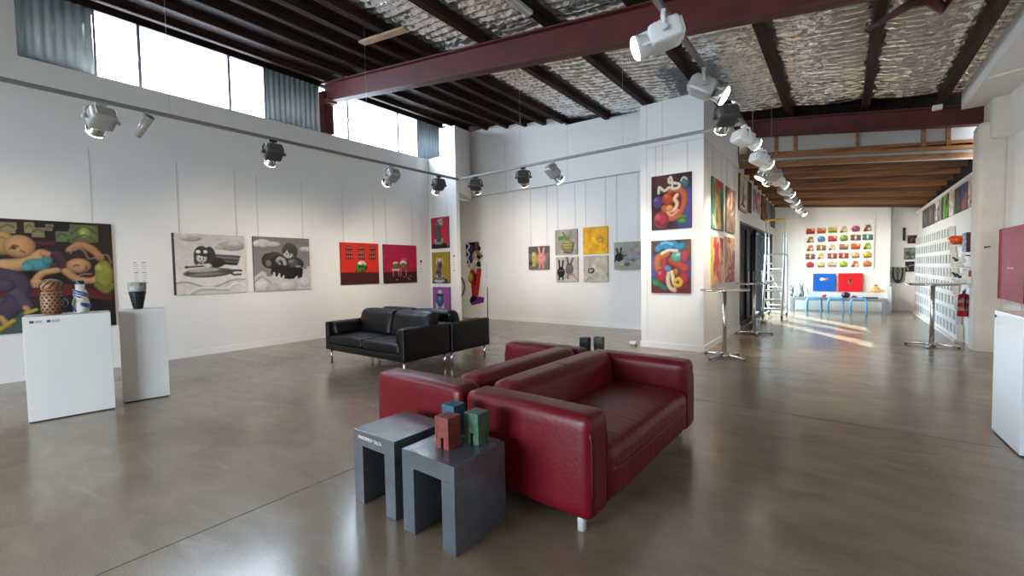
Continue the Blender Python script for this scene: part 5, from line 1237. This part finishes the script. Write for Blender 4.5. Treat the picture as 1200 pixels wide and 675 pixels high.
SP = [
 ('silver', T('l', 1.00), (LW, .6, 1.3), 'silver spotlight nearest the big figure painting', 240, 70),
 ('dark', T('l', 2.61), (LW, 3.2, 1.3), 'dark spotlight above the grey-toned canvases', 330, 75),
 ('silver', T('l', 4.43), (LW, 4.6, 1.2), 'silver spotlight above the black sofas', 230, 75),
 ('dark', T('l', 5.45), (LW+.2, 6.6, 1.3), 'dark spotlight at the corner of track, left run', 240, 75),
 ('dark', T('b', -5.32), (-7.4, BW, 1.4), 'dark spotlight nearest the corner on the back track run', 240, 70),
 ('dark', T('b', -4.25), (-6.2, BW, 1.3), 'dark spotlight in the middle of the back track run', 330, 70),
 ('silver', T('b', -3.67), (-2.9, CF-.2, 1.5), 'silver spotlight right of the dark one on back track run', 200, 75),
 ('white', T('r', 2.98), (-6.3, .9, 1.2), 'large white lit spotlight nearest the viewer at picture top', 130, 50),
 ('silver', T('r', 4.05), (RW, 4.9, 1.2), 'grey lit spotlight below the main steel beam', 120, 70),
 ('dark', T('r', 4.98), (-2.3, CF, 1.8), 'dark spotlight in front of the white column', 170, 70),
 ('white', T('r', 5.95), (RW, 8.8, 1.3), 'white lit spotlight just right of the column', 200, 80),
 ('white', T('r', 7.25), (1.7, 10.6, 1.3), 'white lit spotlight under the second steel beam', 150, 70),
 ('silver', T('r', 7.9), (CR, 7.9, 1.5), 'grey spotlight under the second beam facing the corridor canvases', 300, 110),
 ('silver', T('r', 8.75), (CR, 9.6, 2.3), 'grey spotlight before the timber ceiling', 170, 80),
 ('white', T('r', 9.35), (1.7, 12.2, 1.4), 'white lit spotlight at the start of the timber ceiling', 150, 70),
 ('silver', T('r', 10.7), (1.7, 13.6, 1.4), 'grey spotlight under timber ceiling, fourth from far end', 150, 70),
 ('silver', T('r', 12.0), (1.5, 15.2, 1.2), 'grey spotlight under timber ceiling, third from far end', 150, 70),
 ('silver', T('r', 13.3), (-.1, 16.7, 1.6), 'grey spotlight under timber ceiling, second from far end', 170, 70),
 ('silver', T('r', 14.7), (.6, 16.7, 1.2), 'farthest grey spotlight on the corridor track', 110, 80),
]
POW = .235
for s in SP: spotlight(s[0], s[1], s[2], s[3], s[4]*POW, s[5])
# small tube spotlight
ts = thing('tube_spotlight', 'small white cylinder spotlight right of the first silver one', 'spotlight', (TXL, 1.34, ZT))
bm = bm_new(); box(bm, (-.03, -.014, -.025), (.03, .014, 0), 0, .003); cyl(bm, (0, 0, -.06), (0, 0, -.02), .01, seg=10); obj('track_adapter', bm, SILVER, ts)
bm = bm_new(); cyl(bm, (.05, .03, -.05), (-.13, -.05, -.22), .04, seg=20); obj('lamp_tube', bm, SILVER, ts)

# ------------------------------------------------------------------ light and look
w = bpy.data.worlds.new('sky'); sc.world = w; w.use_nodes = True
bg = w.node_tree.nodes['Background']; bg.inputs['Color'].default_value = (.74, .87, 1.0, 1); bg.inputs['Strength'].default_value = 18.0
sun = bpy.data.lights.new('sun', 'SUN'); so = bpy.data.objects.new('sun', sun); C.objects.link(so)
sun.energy = 22; sun.angle = R(.6); sun.color = (1, .93, .82)
sd = Vector((.52, -.85, -.50)).normalized(); so.rotation_euler = sd.to_track_quat('-Z', 'Y').to_euler(); so.location = (-12, 25, 9)
def portal(loc, rot, sx, sy):
    l = bpy.data.lights.new('sky_portal', 'AREA'); l.shape = 'RECTANGLE'; l.size = sx; l.size_y = sy; l.cycles.is_portal = True
    o = bpy.data.objects.new('sky_portal', l); C.objects.link(o); o.location = loc; o.rotation_euler = rot
portal((CX-.1, 2.75, 4.94), (0, R(-90), 0), 1.05, 2.5); portal((CX-.1, 6.6, 4.94), (0, R(-90), 0), 1.05, 2.5)
portal((CR-.25, 13.4, 1.2), (0, R(-90), 0), 2.4, 5.6); portal((-3.6, -5.15, 1.25), (R(90), 0, 0), 3.2, 2.5)
portal((CX-.1, -2.1, 4.94), (0, R(-90), 0), 1.05, 3.2)

sc.view_settings.view_transform = 'Standard'; sc.view_settings.look = 'None'; sc.view_settings.gamma = 1; sc.view_settings.use_curve_mapping = False
sc.view_settings.exposure = 0.62
sc.cycles.use_denoising = True
sc.cycles.max_bounces = 10; sc.cycles.diffuse_bounces = 6; sc.cycles.glossy_bounces = 5; sc.cycles.transparent_max_bounces = 12
sc.cycles.sample_clamp_indirect = 6.0; sc.cycles.caustics_reflective = False; sc.cycles.caustics_refractive = False
